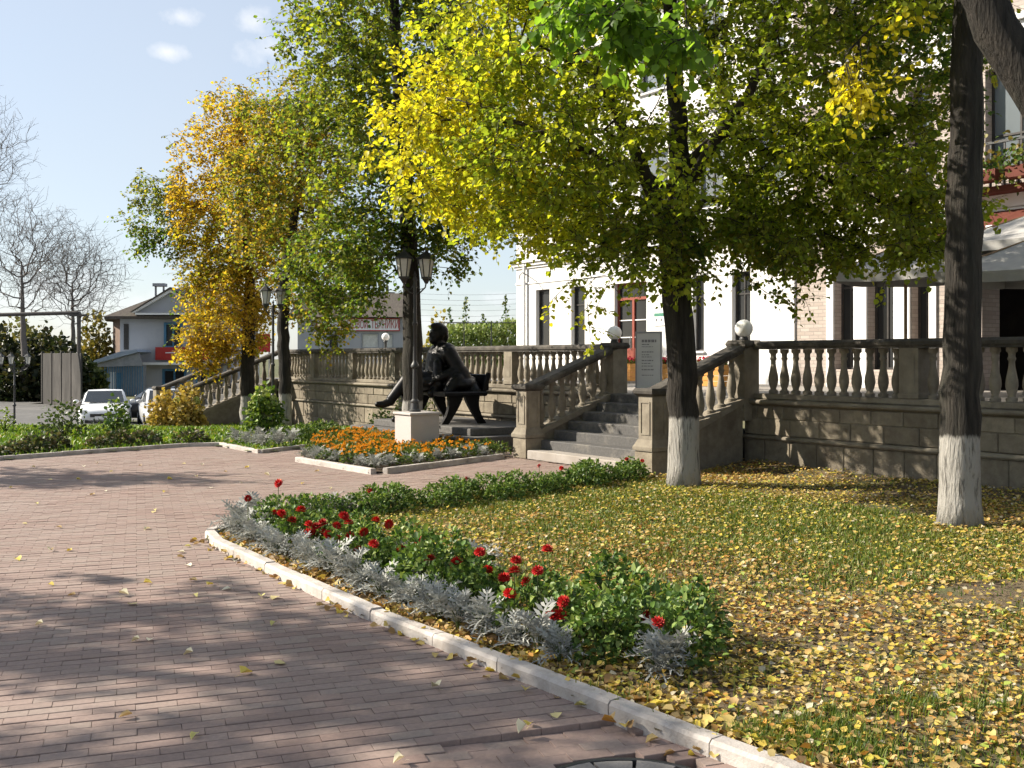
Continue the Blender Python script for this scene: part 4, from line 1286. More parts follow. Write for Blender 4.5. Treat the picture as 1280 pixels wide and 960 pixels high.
MB().box(XB, XE2, 2.4, 12, 0.9, H3 - .01).build('wall', M['cafe_dark'], bl)
# white pilasters between the ground floor windows
for pxa, pxb in ((1043, 1051.5), (1077, 1093), (1127, 1147), (1171, 1180), (1000.5, 1003)):
    MB().box(fx(pxa), fx(pxb), -0.30, -0.253, 0.95, 4.5).build('pilaster', M['white_trim'], bl)
for z0, z1, dpt in ((4.5, 4.72, .38), (4.722, 5.0, .42), (7.75, 8.35, .33), (8.36, 8.5, .42), (11.6, 12.0, .4)):
    MB().box(XB - .02, XE2, -dpt, -0.252, z0, z1 - .003).build('cornice', M['white_trim'], bl)
MB().box(fx(1135), fx(1182), -0.30, -0.253, 5.2, 5.34).build('sill', M['white_trim'], bl)
# dark cafe interior: counter and posts seen in the opening
for i in range(4):
    x = cafe[0] + .5 + i * .8
    MB().box(x, x + .09, .9, .99, TZ + .01, 4.2).build('interior_post', M['wood_plank'], bl)
# balcony with planters over the cafe
bal = tmp('balcony_planter', cafe[0] + 1.5, FY - .7, 4.98, label='balcony rail with brown planters and hanging plants above the red awning', cat='balcony')
MB().box(-1.9, 1.9, -.1, .44, 0.0, .12).build('deck', M['awning_red'], bal)
for i in range(14):
    MB().bar((-1.85 + i * .28, -.07, .12), (-1.85 + i * .28, -.07, .95), .03, .03).build('baluster', M['cast_iron'], bal)
MB().box(-1.9, 1.9, -.1, -.04, .95, 1.0).build('rail', M['cast_iron'], bal)
for i in range(3):
    MB().box(-1.8 + i * 1.25, -.75 + i * 1.25, -.38, -.12, .18, .42, .02).build('planter', M['awning_red'], bal)
g_ = np.random.default_rng(77)
n_ = 900
PP = np.stack([g_.uniform(-1.8, 1.8, n_), g_.normal(-.25, .12, n_), .42 + g_.normal(.08, .2, n_)], 1)
inst('foliage', leaf_mesh('foliage', PP, g_.normal(0, 1, (n_, 3)) + (0, -.3, -.3), g_.normal(0, .6, (n_, 3)) + (0, 0, 1), g_.uniform(.07, .12, n_), palette(g_.uniform(0, 1, n_), [DG, GR, OL, BRN]), M['shrub_leaf']), bal)
aw = tmp('awning', cafe[0] + 1.5, FY - .26, 4.72, label='rust-red awning with white scalloped edge above the cafe opening', cat='awning')
MB().prism_x([(0, .0), (-.9, -.42), (-.9, -.46), (0, -.05)], -1.9, 1.9).build('canopy', M['awning_red'], aw)
for i in range(26):
    MB().box(-1.9 + i * .146, -1.9 + i * .146 + .13, -.925, -.905, -.62, -.42).build('scallop', M['sign_white'] if i % 2 else M['awning_red'], aw)

# small notice by the door
pl = tmp('notice_plaque', fx(825), FY - .006, zat(399, rayT(825, FY)[1]), label='small white notice with green header on the white facade', cat='sign')
MB().box(-.22, .22, -.02, 0.0, -.18, .18).build('plate', M['sign_white'], pl)
MB().box(-.21, .21, -.024, -.0201, .08, .17).build('header', M['sign_green'], pl)
for i in range(2):
    MB().box(-.15 + i * .2, -.08 + i * .2, -.024, -.0201, -.06, .02).build('symbol', M['ink'], pl)
# information board on the landing
ib = tmp('information_board', *((rayT(811, 0.45)[0]), 0.45, TZ), label='tall grey information board standing on the landing above the steps', cat='sign')
ib.rotation_euler = (0, 0, TROT + R(32))
MB().box(-.225, .225, -.02, .02, .06, 1.12, .006).build('board', M['grey_board'], ib)
fr = MB()
fr.box(-.25, -.226, -.03, .03, 0, 1.15); fr.box(.226, .25, -.03, .03, 0, 1.15); fr.box(-.226, .226, -.03, .03, 1.121, 1.15)
fr.box(-.25, -.22, -.25, .25, 0, .03); fr.box(.22, .25, -.25, .25, 0, .03)
fr.build('frame', M['grey_metal'], ib)
rr = random.Random(5)
lines = MB()
for zz, wd, hh in ((.95, .26, .05), (.90, .12, .02), (.86, .2, .012), (.76, .22, .02), (.71, .12, .014), (.67, .18, .014), (.6, .2, .02), (.55, .14, .014), (.5, .2, .014), (.43, .22, .018), (.33, .2, .014)):
    x = -.13
    while x < -.13 + wd:
        l = rr.uniform(.02, .06)
        lines.box(x, min(x + l, .15), -.0235, -.0205, zz, zz + hh)
        x += l + .012
tag(lines.build('print', M['ink'], ib), kind='stuff')
# planters by the door
def planter(px, py, yl, w_, label):
    x, Y = rayT(px, yl)
    t = tmp('planter', x, yl, TZ, label=label, cat='planter', group='wooden planters on the terrace')
    for i in range(4):
        MB().box(-w_ / 2, w_ / 2, -.2, -.17, .06 + i * .115, .06 + i * .115 + .11, .006).build('board', M['orange_wood'], t)
        MB().box(-w_ / 2, -w_ / 2 + .03, -.17, .2, .06 + i * .115, .06 + i * .115 + .11).build('board', M['orange_wood'], t)
        MB().box(w_ / 2 - .03, w_ / 2, -.17, .2, .06 + i * .115, .06 + i * .115 + .11).build('board', M['orange_wood'], t)
    MB().box(-w_ / 2 - .02, w_ / 2 + .02, -.22, .22, 0, .055).build('base', M['pale_step'], t)
    MB().box(-w_ / 2 + .03, w_ / 2 - .03, -.168, .17, .3, .49).build('soil', M['bed_soil'], t)
    g_ = np.random.default_rng(int(px))
    n_ = 260
    PP = np.stack([g_.uniform(-w_ / 2, w_ / 2, n_), g_.uniform(-.18, .18, n_), .5 + g_.uniform(0, .12, n_)], 1)
    inst('foliage', leaf_mesh('foliage', PP, g_.normal(0, 1, (n_, 3)) + (0, 0, .4), g_.normal(0, .5, (n_, 3)) + (0, 0, 1), g_.uniform(.04, .07, n_), palette(g_.uniform(0, 1, n_), [DG, GR, LG]), M['shrub_leaf']), t)
    n_ = 110
    PP = np.stack([g_.uniform(-w_ / 2, w_ / 2, n_), g_.uniform(-.2, .18, n_), .58 + g_.uniform(0, .1, n_)], 1)
    inst('flowers', leaf_mesh('flowers', PP, g_.normal(0, 1, (n_, 3)), g_.normal(0, .4, (n_, 3)) + (0, -.3, 1), g_.uniform(.05, .07, n_), np.tile((0.55, 0.02, 0.06), (n_, 1)), M['litter_leaf']), t)['kind'] = 'stuff'
planter(783, 470, 5.4, .75, 'orange wooden planter with red flowers left of the information board')
planter(838, 470, 4.6, .8, 'wooden planter with red flowers right of the information board behind the trunk')
planter(893, 470, 3.4, .8, 'wooden planter seen between the balusters of the right stair rail')

# parasols on the terrace
def parasol(x, y, half, zlow, ztop, rz, label):
    t = empty('parasol', Tw(x, y, TZ), TROT + rz, label, 'parasol', 'grey cafe parasols')
    MB().tube([(0, 0, 0), (0, 0, ztop - TZ)], .03, 8).build('pole', M['wood_plank'], t)
    MB().box(-.3, .3, -.3, .3, 0, .08, .01).build('base', M['terrace_paving'], t)
    zl, zt = zlow - TZ, ztop - TZ
    n = 8
    for k_ in range(4):
        a0 = math.pi / 4 + k_ * math.pi / 2; a1 = a0 + math.pi / 2
        rows = []
        for i in range(n + 1):
            f = i / n
            sag = 0.05 * math.sin(math.pi * f)
            p0 = Vector((math.cos(a0), math.sin(a0), 0)) * half * 1.414 * f; p1 = Vector((math.cos(a1), math.sin(a1), 0)) * half * 1.414 * f
            rows.append([(p0.lerp(p1, j / 6) + Vector((0, 0, zt - (zt - zl) * f - sag - .05 * math.sin(math.pi * j / 6) * f))) for j in range(7)])
        vs = [tuple(p) for r_ in rows for p in r_]; fs = []
        for i in range(n):
            for j in range(6):
                fs.append((i * 7 + j, (i + 1) * 7 + j, (i + 1) * 7 + j + 1, i * 7 + j + 1))
        lowrow = [tuple(p) for p in rows[-1]]; o_ = len(vs)
        vs += [(p[0], p[1], p[2] - .16) for p in lowrow]
        for j in range(6): fs.append((n * 7 + j, o_ + j, o_ + j + 1, n * 7 + j + 1))
        MB().add(vs, fs).build('canopy_panel', M['parasol_fabric'], t, smooth=True)
        MB().tube([(0, 0, zt - .04), tuple(Vector((math.cos(a0), math.sin(a0), 0)) * half * 1.414 + Vector((0, 0, zl - .02)))], .014, 5).build('rib', M['wood_plank'], t)
    return t
x_, Y_ = rayT(1132, 3.2)
parasol(x_, 3.2, .92, 3.25, 3.8, R(12), 'grey parasol over the terrace left of the straight dark trunk')
x_, Y_ = rayT(1196, 4.6)
parasol(x_, 4.6, 1.2, 3.45, 4.05, R(-4), 'pale parasol mostly hidden behind the straight dark trunk')
x_, Y_ = rayT(1310, 2.6)
parasol(x_, 2.6, 1.15, 3.05, 3.65, R(5), 'pale parasol at the right edge above the balustrade')
x_, Y_ = rayT(1318, 5.2)
parasol(x_, 5.0, 1.35, 3.75, 4.35, R(0), 'higher pale parasol at the right edge under the red awning')

# ================================================================== STREET LAMPS
LANT = None
def lantern_parts(parent, c, s=1.0):
    c = Vector(c)
    n = 6
    gl = MB().lathe([(0.085 * s, 0.0), (0.145 * s, 0.33 * s)], n, c).build('lantern_glass', M['lantern_glass'], parent)
    fr = MB()
    for i in range(n):
        a = 2 * math.pi * i / n
        fr.tube([c + Vector((math.cos(a) * .087 * s, math.sin(a) * .087 * s, 0)), c + Vector((math.cos(a) * .147 * s, math.sin(a) * .147 * s, .33 * s))], .011 * s, 4)
    fr.lathe([(0.10 * s, -.03 * s), (0.10 * s, 0.004 * s), (0.05 * s, .005 * s)], n, c)
    fr.lathe([(0.03 * s, -.12 * s), (0.05 * s, -.08 * s), (0.085 * s, -.03 * s)], 8, c)
    fr.build('lantern_frame', M['cast_iron'], gl)
    MB().lathe([(0.185 * s, .328 * s), (0.185 * s, .345 * s), (0.12 * s, .40 * s), (0.06 * s, .46 * s), (0.035 * s, .47 * s), (0.022 * s, .50 * s), (.028 * s, .52 * s), (0.006 * s, .56 * s)], n, c).build('lantern_roof', M['cast_iron'], gl)
def street_lamp(base, h, arms, label, ped=None, s=1.0, rz=0.0):
    t = empty('street_lamp', base, rz, label, 'street lamp', 'black street lamps')
    z0 = 0.0
    if ped:
        w_ = .6
        MB().box(-w_ / 2, w_ / 2, -w_ / 2, w_ / 2, 0, ped - .045).build('pedestal', M['pedestal_granite'], t)
        MB().box(-w_ / 2 - .03, w_ / 2 + .03, -w_ / 2 - .03, w_ / 2 + .03, ped - .045, ped, .008).build('pedestal_slab', M['pedestal_granite'], t)
        z0 = ped
    ox = -.075 if ped else 0
    pole = [(0.11, 0), (0.11, .03), (.085, .05), (.07, .16), (.085, .18), (.085, .2), (.05, .24), (.042, .75), (.042, .80), (.075, .83), (.08, .86), (.06, .90), (.04, .93), (.038, .97), (.036, 1.6), (.05, 1.62), (.05, 1.66), (.034, 1.68), (.032, h - z0 - .62)]
    MB().lathe([(r_ * (1.0 if s > .9 else .9), z_) for r_, z_ in pole], 12, (ox, 0, z0)).build('pole', M['cast_iron'], t, smooth=True, angle=35)
    zt = h - .62
    for i, (ax, ay) in enumerate(arms):
        am = MB()
        am.tube([(ox, 0, zt - .25), (ox + ax * .45, ay * .45, zt - .22), (ox + ax * .9, ay * .9, zt - .12), (ox + ax, ay, zt - .02)], .014, 6)
        am.tube([(ox, 0, zt - .05), (ox + ax * .4, ay * .4, zt - .16), (ox + ax * .8, ay * .8, zt - .14)], .009, 6)
        am.build('arm', M['cast_iron'], t)
        lantern_parts(t, (ox + ax, ay, zt + .07), s)
    MB().lathe([(0.03, 0), (0.045, .04), (.02, .1), (.03, .13), (.004, .2)], 10, (ox, 0, zt - .02)).build('finial', M['cast_iron'], t)
    return t
ct, st_ = math.cos(-TROT), math.sin(-TROT)
def loc_dir(wx, wy): return (wx * ct - wy * st_, wx * st_ + wy * ct)
street_lamp((-1.77, 19.22, 0.02), 3.80, [loc_dir(-.20, -.06), loc_dir(.21, .04)], 'black street lamp with two lanterns on a pale granite pedestal among marigolds', ped=.735, rz=TROT)
street_lamp((-6.02, 26.0, -0.05), 3.72, [(-.16, -.10), (.17, .06)], 'black street lamp with two lanterns between the two young tree trunks', ped=None, s=.95)
eb = P(18, 535, 40)
street_lamp((eb[0], 40, float(gz(eb[0], 40)) - .02), 3.0, [(-.52, .0), (.0, -.28), (.52, .0)], 'black three-lantern street lamp by the road at the left edge', ped=None, s=.85)

# ================================================================== STATUE ON ITS PLINTH
pt = tmp('statue_plinth', -3.65, -1.3, 0, label='low stepped dark stone plinth under the bronze statue', cat='plinth')
MB().box(-2.35, 2.35, -1.2, 1.2, 0.0, .28, .012).build('lower_step', M['plinth_stone'], pt)
MB().box(-1.9, 2.0, -.85, 1.15, .281, .42, .012).build('upper_step', M['plinth_stone'], pt)
S = 1.52
sb = P(549, 529, 21.7)
stt_ = empty('statue', (sb[0], sb[1], .42), math.atan2(-.46, -.89), 'dark bronze statue of a seated person with crossed legs on a bronze bench', 'statue')
# figure: local +x = facing, +y = its left, units of a life-size body times S
def fig():
    b = MB()
    def cp(a, c, ra, rb): b.capsule([q * S for q in a], [q * S for q in c], ra * S, rb * S, 14)
    def el(c, r, M_=None): b.ell([q * S for q in c], [q * S for q in r], 18, 12, M_)
    # pelvis, belly, chest, shoulders
    el((0.0, 0, .54), (.23, .26, .15))
    cp((.0, 0, .56), (-.02, 0, .82), .205, .20)
    el((-.03, 0, .88), (.19, .25, .19)); el((-.12, 0, .75), (.15, .24, .28))
    cp((-.05, .18, .965), (-.05, -.18, .965), .115, .115)
    cp((-.04, 0, 1.0), (-.005, 0, 1.10), .07, .065)
    # coat collar and lapels
    cp((.08, .03, .76), (.04, .08, 1.02), .035, .04); cp((.08, -.03, .76), (.04, -.08, 1.02), .035, .04)
    # head: skull, face, nose, brow, beard, ears, hair
    el((.015, 0, 1.215), (.105, .083, .125)); el((-.02, 0, 1.24), (.105, .092, .11))
    cp((.10, 0, 1.235), (.128, 0, 1.20), .014, .02)
    cp((.095, .035, 1.245), (.095, -.035, 1.245), .02, .02)
    el((.085, 0, 1.135), (.055, .06, .062)); cp((.105, .025, 1.17), (.105, -.025, 1.17), .016, .016)
    for s_ in (-1, 1):
        el((-.005, .088 * s_, 1.205), (.022, .014, .035))
        el((.092, .032 * s_, 1.228), (.014, .016, .011))
        el((-.03, .06 * s_, 1.25), (.07, .045, .07))
    el((-.085, 0, 1.18), (.035, .075, .08)); el((.03, 0, 1.325), (.09, .07, .04))
    # arms: left rests along the bench back side, right lies on the lap
    cp((-.05, .24, .94), (-.14, .36, .72), .10, .085); cp((-.14, .36, .72), (.10, .28, .61), .08, .058)
    cp((-.05, -.24, .94), (-.06, -.33, .70), .10, .085); cp((-.06, -.33, .70), (.17, -.15, .65), .078, .056)
    # cuffs
    el((.065, .28, .615), (.05, .05, .045)); el((.14, -.16, .645), (.05, .05, .045))
    # hands with palm, fingers and thumb
    for (h0, dr) in (((.115, .265, .595), Vector((.95, -.15, -.25))), ((.19, -.125, .64), Vector((.7, .65, -.2)))):
        dr = dr.normalized(); sd_ = dr.cross(Vector((0, 0, 1))).normalized(); h0 = Vector(h0)
        el(tuple(h0 + dr * .035), (.05, .045, .022))
        for i, ln in enumerate((.062, .072, .068, .052)):
            p = h0 + dr * .075 + sd_ * (.033 - .022 * i)
            q1 = p + dr * ln * .55 + Vector((0, 0, -.006)); q2 = q1 + dr * ln * .35 + Vector((0, 0, -.028))
            cp(tuple(p), tuple(q1), .0105, .010); cp(tuple(q1), tuple(q2), .010, .009)
        p = h0 + dr * .015 + sd_ * .045
        q1 = p + (dr * .6 + sd_ * .7).normalized() * .035; q2 = q1 + dr * .03 + Vector((0, 0, -.01))
        cp(tuple(p), tuple(q1), .013, .012); cp(tuple(q1), tuple(q2), .012, .010)
    # supporting leg, then the leg crossed over it
    cp((.02, -.12, .53), (.46, -.10, .51), .12, .09); cp((.46, -.10, .51), (.44, -.06, .10), .082, .06)
    cp((.43, -.06, .075), (.55, -.07, .055), .05, .042); cp((.55, -.07, .05), (.63, -.075, .042), .042, .034)
    cp((.02, .12, .54), (.45, .02, .63), .12, .09); cp((.45, .02, .63), (.68, -.05, .33), .082, .06)
    cp((.69, -.05, .29), (.80, -.06, .25), .05, .042); cp((.80, -.06, .25), (.875, -.065, .255), .042, .032)
    # coat skirts falling over bench and behind
    for y in (-.2, -.07, .07, .2):
        cp((-.10, y, .62), (-.22, y * 1.15, .42), .10, .07)
    cp((.05, .2, .52), (.22, .24, .40), .085, .05); cp((.05, -.2, .52), (.2, -.24, .40), .085, .05)
    cp((-.16, .33, .66), (-.26, .44, .40), .13, .09); cp((-.1, .4, .58), (.04, .42, .44), .10, .07)
    cp((-.2, .2, .66), (-.36, .22, .42), .14, .10); cp((-.2, -.2, .66), (-.36, -.2, .42), .14, .10); cp((-.3, .36, .52), (-.3, .58, .42), .11, .06)
    # heavy open coat: wide back, skirts across the lap and over the bench
    el((-.13, 0, .64), (.24, .34, .20)); el((.16, .02, .545), (.30, .23, .105)); el((-.2, .2, .52), (.26, .36, .12)); cp((.1, .2, .80), (.12, .24, .52), .06, .07); cp((.1, -.2, .80), (.12, -.24, .52), .06, .07)
    o = b.build('figure', M['bronze'], stt_)
    dm = o.modifiers.new('d', 'DISPLACE'); dm.strength = .014; dm.mid_level = 0
    rm = o.modifiers.new('r', 'REMESH'); rm.mode = 'VOXEL'; rm.voxel_size = 0.0115 * S; rm.use_smooth_shade = True
    sm = o.modifiers.new('s', 'SMOOTH'); sm.factor = .5; sm.iterations = 3
    dg = bpy.context.evaluated_depsgraph_get()
    me = bpy.data.meshes.new_from_object(o.evaluated_get(dg))
    me.name = 'figure'
    me.materials.clear(); me.materials.append(M['bronze'])
    o.modifiers.clear(); old = o.data; o.data = me
    bpy.data.meshes.remove(old)
    me.shade_smooth()
fig()
SH = .43 * S
MB().box(-.40 * S, .22 * S, -.62 * S, .70 * S, SH - .09, SH - .0, .02).build('bench_seat', M['bronze'], stt_)
def blade(pts, y0, y1):
    m_ = MB(); rings = []
    for (x, z, w_) in pts:
        rings.append([(x - w_, y0, z), (x + w_, y0, z), (x + w_, y1, z), (x - w_, y1, z)])
    return m_.loft(rings)
for sy in (-.52, .60):
    for sx in (-1, 1):
        pts = []
        for i in range(7):
            f = i / 6
            pts.append(((-.09 + sx * (.12 + .16 * (1 - f) ** 1.8)) * S, .001 + (SH - .092) * f, (.05 + .06 * f * f) * S))
        blade(pts, (sy - .035) * S, (sy + .035) * S).build('bench_leg', M['bronze'], stt_)
bk = MB()
bk.box(-.47 * S, -.42 * S, -.60 * S, .60 * S, .44 * S, .66 * S, .015)
for y in (-.55, .0, .62):
    bk.bar((-.38 * S, y * S, SH - .02), (-.46 * S, y * S, .68 * S), .05 * S, .05 * S)
bk.build('bench_back', M['bronze'], stt_)

# ================================================================== FAR BUILDINGS, FENCE, PIPE
def text_mesh(txt, size, depth, name, mat, parent, loc, rot, xs=1.0):
    cu = bpy.data.curves.new('txt', 'FONT'); cu.body = txt; cu.size = size; cu.extrude = depth; cu.align_x = 'LEFT'; cu.resolution_u = 3
    to = bpy.data.objects.new('txt', cu); COL.objects.link(to)
    me = bpy.data.meshes.new_from_object(to.evaluated_get(bpy.context.evaluated_depsgraph_get()))
    bpy.data.objects.remove(to); bpy.data.curves.remove(cu)
    me.materials.clear(); me.materials.append(mat); me.name = name
    return inst(name, me, parent, loc, rot, (xs, 1, 1))
HY = 76.0
hs_ = HY / F
hx0, hx1 = (150 - 640) * hs_, (285 - 640) * hs_
hb = -1.3
hse = empty('house', (hx0, HY, hb), 0, 'two-storey pale house with brown roof and red shop sign beyond the cars', 'house')
W_ = hx1 - hx0; EV = zat(397, HY) - hb; RG = zat(352, HY) - hb
hw = [(1.0 / 1, 0, 0, 0)]
wl = []
def hp(px): return (px - 150) * hs_
def hz(py): return zat(py, HY) - hb
up_w = [(hp(155), hp(161), hz(437), hz(405)), (hp(205), hp(228), hz(434), hz(403)), (hp(245), hp(266), hz(434), hz(403))]
lo_w = [(hp(203), hp(233), hz(481), hz(461)), (hp(245), hp(275), hz(490), hz(461))]
wall_with_holes(0, W_, 0, hz(455), lo_w, 0, .4, M['house_plaster'], 'wall', hse)
wall_with_holes(0, W_, hz(455), EV, up_w, 0, .4, M['house_plaster'], 'wall', hse)
MB().box(.0, W_, 1.0, 9, 0, EV - .01).build('wall', M['house_plaster'], hse)
# brick side wall receding on the left
MB().loft([[(-2.3, 4.6, 0), (-.003, 0.02, 0), (-.003, .42, 0), (-2.3, 5.0, 0)], [(-2.3, 4.6, EV), (-.003, 0.02, EV), (-.003, .42, EV), (-2.3, 5.0, EV)]]).build('side_wall', M['house_brick'], hse)
for (a, c, d, e) in up_w + lo_w:
    o = MB(); f_ = .16
    o.box(a, a + f_, -.05, .1, d, e); o.box(c - f_, c, -.05, .1, d, e); o.box(a + f_, c - f_, -.05, .1, e - f_, e); o.box(a + f_, c - f_, -.05, .1, d, d + f_ * .6)
    o.box((a + c) / 2 - .05, (a + c) / 2 + .05, -.03, .1, d + f_ * .6, e - f_)
    w_ = o.build('window', M['blue_paint'] if a > 1 else M['dark_frame'], hse)
    MB().box(a + .1, c - .1, .11, .13, d + .05, e - .05).build('pane', M['window_glass'], w_)
rf = MB()
rf.loft([[(-3.0, 5.2, EV - .1), (-.9, -.7, EV - .1), (W_ + .6, -.7, EV - .1), (W_ + .6, 9.5, EV - .1), (-3.0, 9.5, EV - .1)],
         [(-3.0, 5.2, EV + .08), (-.9, -.7, EV + .08), (W_ + .6, -.7, EV + .08), (W_ + .6, 9.5, EV + .08), (-3.0, 9.5, EV + .08)],
         [(hp(205), 4.6, RG), (hp(207), 4.4, RG), (W_ - 1, 4.4, RG), (W_ - 1, 5.0, RG), (hp(205), 5.0, RG)]])
roof = rf.build('roof', M['roof_slate'], hse)
# front gable with white raking boards
ga, gc, gt = hp(174), hp(262), hz(366)
gb = hz(391)
MB().prism_y([(ga, gb), (gc, gb), ((ga + gc) / 2, gt)], -.62, 3.5).build('gable', M['house_plaster'], roof)
MB().prism_y([(ga - .25, gb - .02), (ga, gb - .02), ((ga + gc) / 2, gt), (gc, gb - .02), (gc + .25, gb - .02), ((ga + gc) / 2, gt + .22)], -.9, -.63).build('raking_board', M['white_trim'], roof)
MB().prism_y([(ga - .35, gb + .0), (ga - .25, gb - .0), ((ga + gc) / 2, gt + .225), (gc + .25, gb), (gc + .35, gb), ((ga + gc) / 2, gt + .36)], -1.0, 4.2).build('gable_roof', M['roof_slate'], roof)
MB().box(ga, gc, -.85, -.64, gb - .18, gb - .03).build('gable_sill', M['white_trim'], roof)
# roof vent: a slab on two posts
vx = hp(184)
vt = MB(); vt.box(vx - .45, vx + .45, 2.4, 3.1, hz(355), hz(351)); vt.bar((vx - .3, 2.7, hz(372)), (vx - .3, 2.7, hz(355)), .12, .12); vt.bar((vx + .3, 2.7, hz(370)), (vx + .3, 2.7, hz(355)), .12, .12)
vt.build('chimney', M['grey_metal'], roof)
# ledge and shop sign
MB().box(hp(165), W_, -.9, -.003, hz(456), hz(453)).build('ledge', M['white_trim'], hse)
sg = empty('shop_sign', (hx0 + hp(196), HY - .25, hb + hz(450)), 0, 'red shop sign with yellow letters on the pale house', 'sign')
MB().box(0, hp(262) - hp(196), -.08, 0, 0, hz(434) - hz(450)).build('panel', M['sign_red'], sg)
MB().box(.75, 3.2, -.1, -.081, .50, .56).build('line', M['sign_white'], sg)
text_mesh('МЕ', .52, .01, 'lettering', M['sign_yellow'], sg, (1.1, -.1, .06), (R(90), 0, 0), 1.5)
# lean-to with blue metal roof and barred gate
lt = empty('lean_to', (hx0 - 1.2, HY - 2.6, hb), 0, 'lean-to porch with pale blue metal roof and barred gate', 'porch')
lx = lambda px: (px - 640) * (HY - 2.6) / F - (hx0 - 1.2)
lz = lambda py: zat(py, HY - 2.6) - hb
MB().prism_y([(lx(104), lz(456)), (lx(104), lz(459)), (lx(175), lz(440)), (lx(172), lz(437)), (lx(150), lz(440))], -.3, 2.4).build('roof', M['blue_roof'], lt)
MB().prism_y([(lx(118), lz(456)), (lx(174), lz(441)), (lx(178), lz(455)), (lx(178), lz(457)), (lx(118), lz(459))], -.05, .1).build('fascia', M['grey_metal'], lt)
MB().box(lx(130), lx(178), .6, .8, 0, lz(456)).build('wall', M['grey_metal'], lt)
gt_ = MB()
for i in range(16):
    x = lx(131) + (lx(178) - lx(131)) * i / 15
    gt_.bar((x, 0, 0), (x, 0, lz(458)), .05, .05)
gt_.build('gate', M['blue_paint'], lt)
MB().box(lx(136), lx(144), .05, .12, 0, lz(465)).build('door', M['sign_white'], lt)
MB().box(lx(145), lx(151), .05, .12, 0, lz(466)).build('door', M['blue_paint'], lt)

# second building with the red lettering
SY = 72.0; ss = SY / F
sx0, sx1 = (372 - 640) * ss, (506 - 640) * ss
svc = empty('service_building', (sx0, SY, -1.3), 0, 'low white building with dark brown roof behind the long balustrade', 'building')
sp = lambda px: (px - 372) * ss
sz = lambda py: zat(py, SY) + 1.3
wh = [(sp(410), sp(424), sz(436), sz(418)), (sp(451), sp(474), sz(436), sz(416)), (sp(478), sp(492), sz(436), sz(417))]
wall_with_holes(0, sx1 - sx0, 0, sz(396), wh, 0, .4, M['house_plaster'], 'wall', svc)
MB().box(0, sx1 - sx0, 1.0, 8, 0, sz(397)).build('wall', M['house_plaster'], svc)
for i, (a, c, d, e) in enumerate(wh):
    o = MB(); o.box(a, a + .1, 0, .1, d, e); o.box(c - .1, c, 0, .1, d, e); o.box(a + .1, c - .1, 0, .1, e - .1, e); o.box(a + .1, c - .1, 0, .1, d, d + .1)
    w_ = o.build('window', M['grey_metal'], svc)
    MB().box(a + .05, c - .05, .11, .13, d + .05, e - .05).build('pane', M['window_glass' if i == 0 else 'lantern_glass'], w_)
MB().prism_x([(-.6, sz(397)), (-.6, sz(396.5)), (4.0, sz(362)), (8.5, sz(396.5)), (8.5, sz(397))], -.6, sx1 - sx0 + .1).build('roof', M['roof_slate'], svc)
s2g = empty('service_sign', (sx0 + sp(396), SY - .1, -1.3 + sz(414)), 0, 'white sign with red Cyrillic lettering and red border on the low building', 'sign')
w_, h_ = sp(500) - sp(396), sz(398) - sz(414)
MB().box(0, w_, -.06, 0, 0, h_).build('panel', M['sign_white'], s2g)
bd = MB(); bd.box(0, w_, -.075, -.0601, 0, .07); bd.box(0, w_, -.075, -.0601, h_ - .07, h_); bd.box(0, .07, -.075, -.0601, .07, h_ - .07); bd.box(w_ - .07, w_, -.075, -.0601, .07, h_ - .07)
bd.build('border', M['sign_red'], s2g)
for txt, px in (('А', 398), ('БЫТОВОЙ', 426), ('ТЕХНИКИ', 464)):
    o = text_mesh(txt, .72, .01, 'lettering', M['sign_red'], s2g, (sp(px) - sp(396), -.075, .19), (R(90), 0, 0))
    tw_ = max(v.co.x for v in o.data.vertices)
    want = {'А': 4.2, 'БЫТОВОЙ': 34, 'ТЕХНИКИ': 34.5}[txt] * ss
    o.scale = (want / tw_, 1.15, 1)

# concrete fence panels beside the road
fy = 62.0
fn = empty('concrete_fence', ((54 - 640) * fy / F, fy, -1.2), 0, 'weathered concrete panel fence with shade darkened into its colour, below the dark bushes at the left', 'fence')
for i in range(4):
    a = Vector(((54 + i * 12 - 640) * (fy - i * 1.2) / F, fy - i * 1.2, 0)); c = Vector(((54 + (i + 1) * 12 - 640) * (fy - (i + 1) * 1.2) / F, fy - (i + 1) * 1.2, 0))
    o0 = Vector(fn.location)
    d = (c - a); ln = d.length
    pnl = MB().box(.03, ln - .03, -.05, .05, 0, 3.25, .02).build('panel', M['fence_concrete_shaded'], fn, (a.x - o0.x, a.y - o0.y, 0), math.atan2(d.y, d.x))
    MB().box(-.1, .025, -.09, .09, 0, 3.35, .01).build('post', M['fence_concrete_shaded'], fn, (a.x - o0.x, a.y - o0.y, 0), math.atan2(d.y, d.x))
# overground pipe on posts
py_ = 58.0
pp = empty('overground_pipe', P(97, 460, py_)[:2] + (-1.2,), 0, 'grey overground pipe crossing above the bushes at the left edge', 'pipe')
po = Vector(pp.location)
a = Vector(P(-60, 395, py_)) - po; c = Vector(P(99, 391, py_)) - po
MB().tube([a, c + Vector((-.15, 0, 0)), c, c + Vector((.02, 0, -.25))], .11, 10).build('pipe', M['rusty_pipe'], pp, smooth=True)
MB().tube([c + Vector((-.02, 0, -.1)), (c.x, 0, 0)], .12, 8).build('post', M['rusty_pipe'], pp, smooth=True)
MB().tube([a + Vector((1.0, 0, -.1)), (a.x + 1.0, 0, 0)], .1, 8).build('post', M['rusty_pipe'], pp, smooth=True)
MB().bar(c + Vector((-.5, 0, -.14)), c + Vector((.4, 0, -.14)), .3, .12).build('bracket', M['rusty_pipe'], pp)

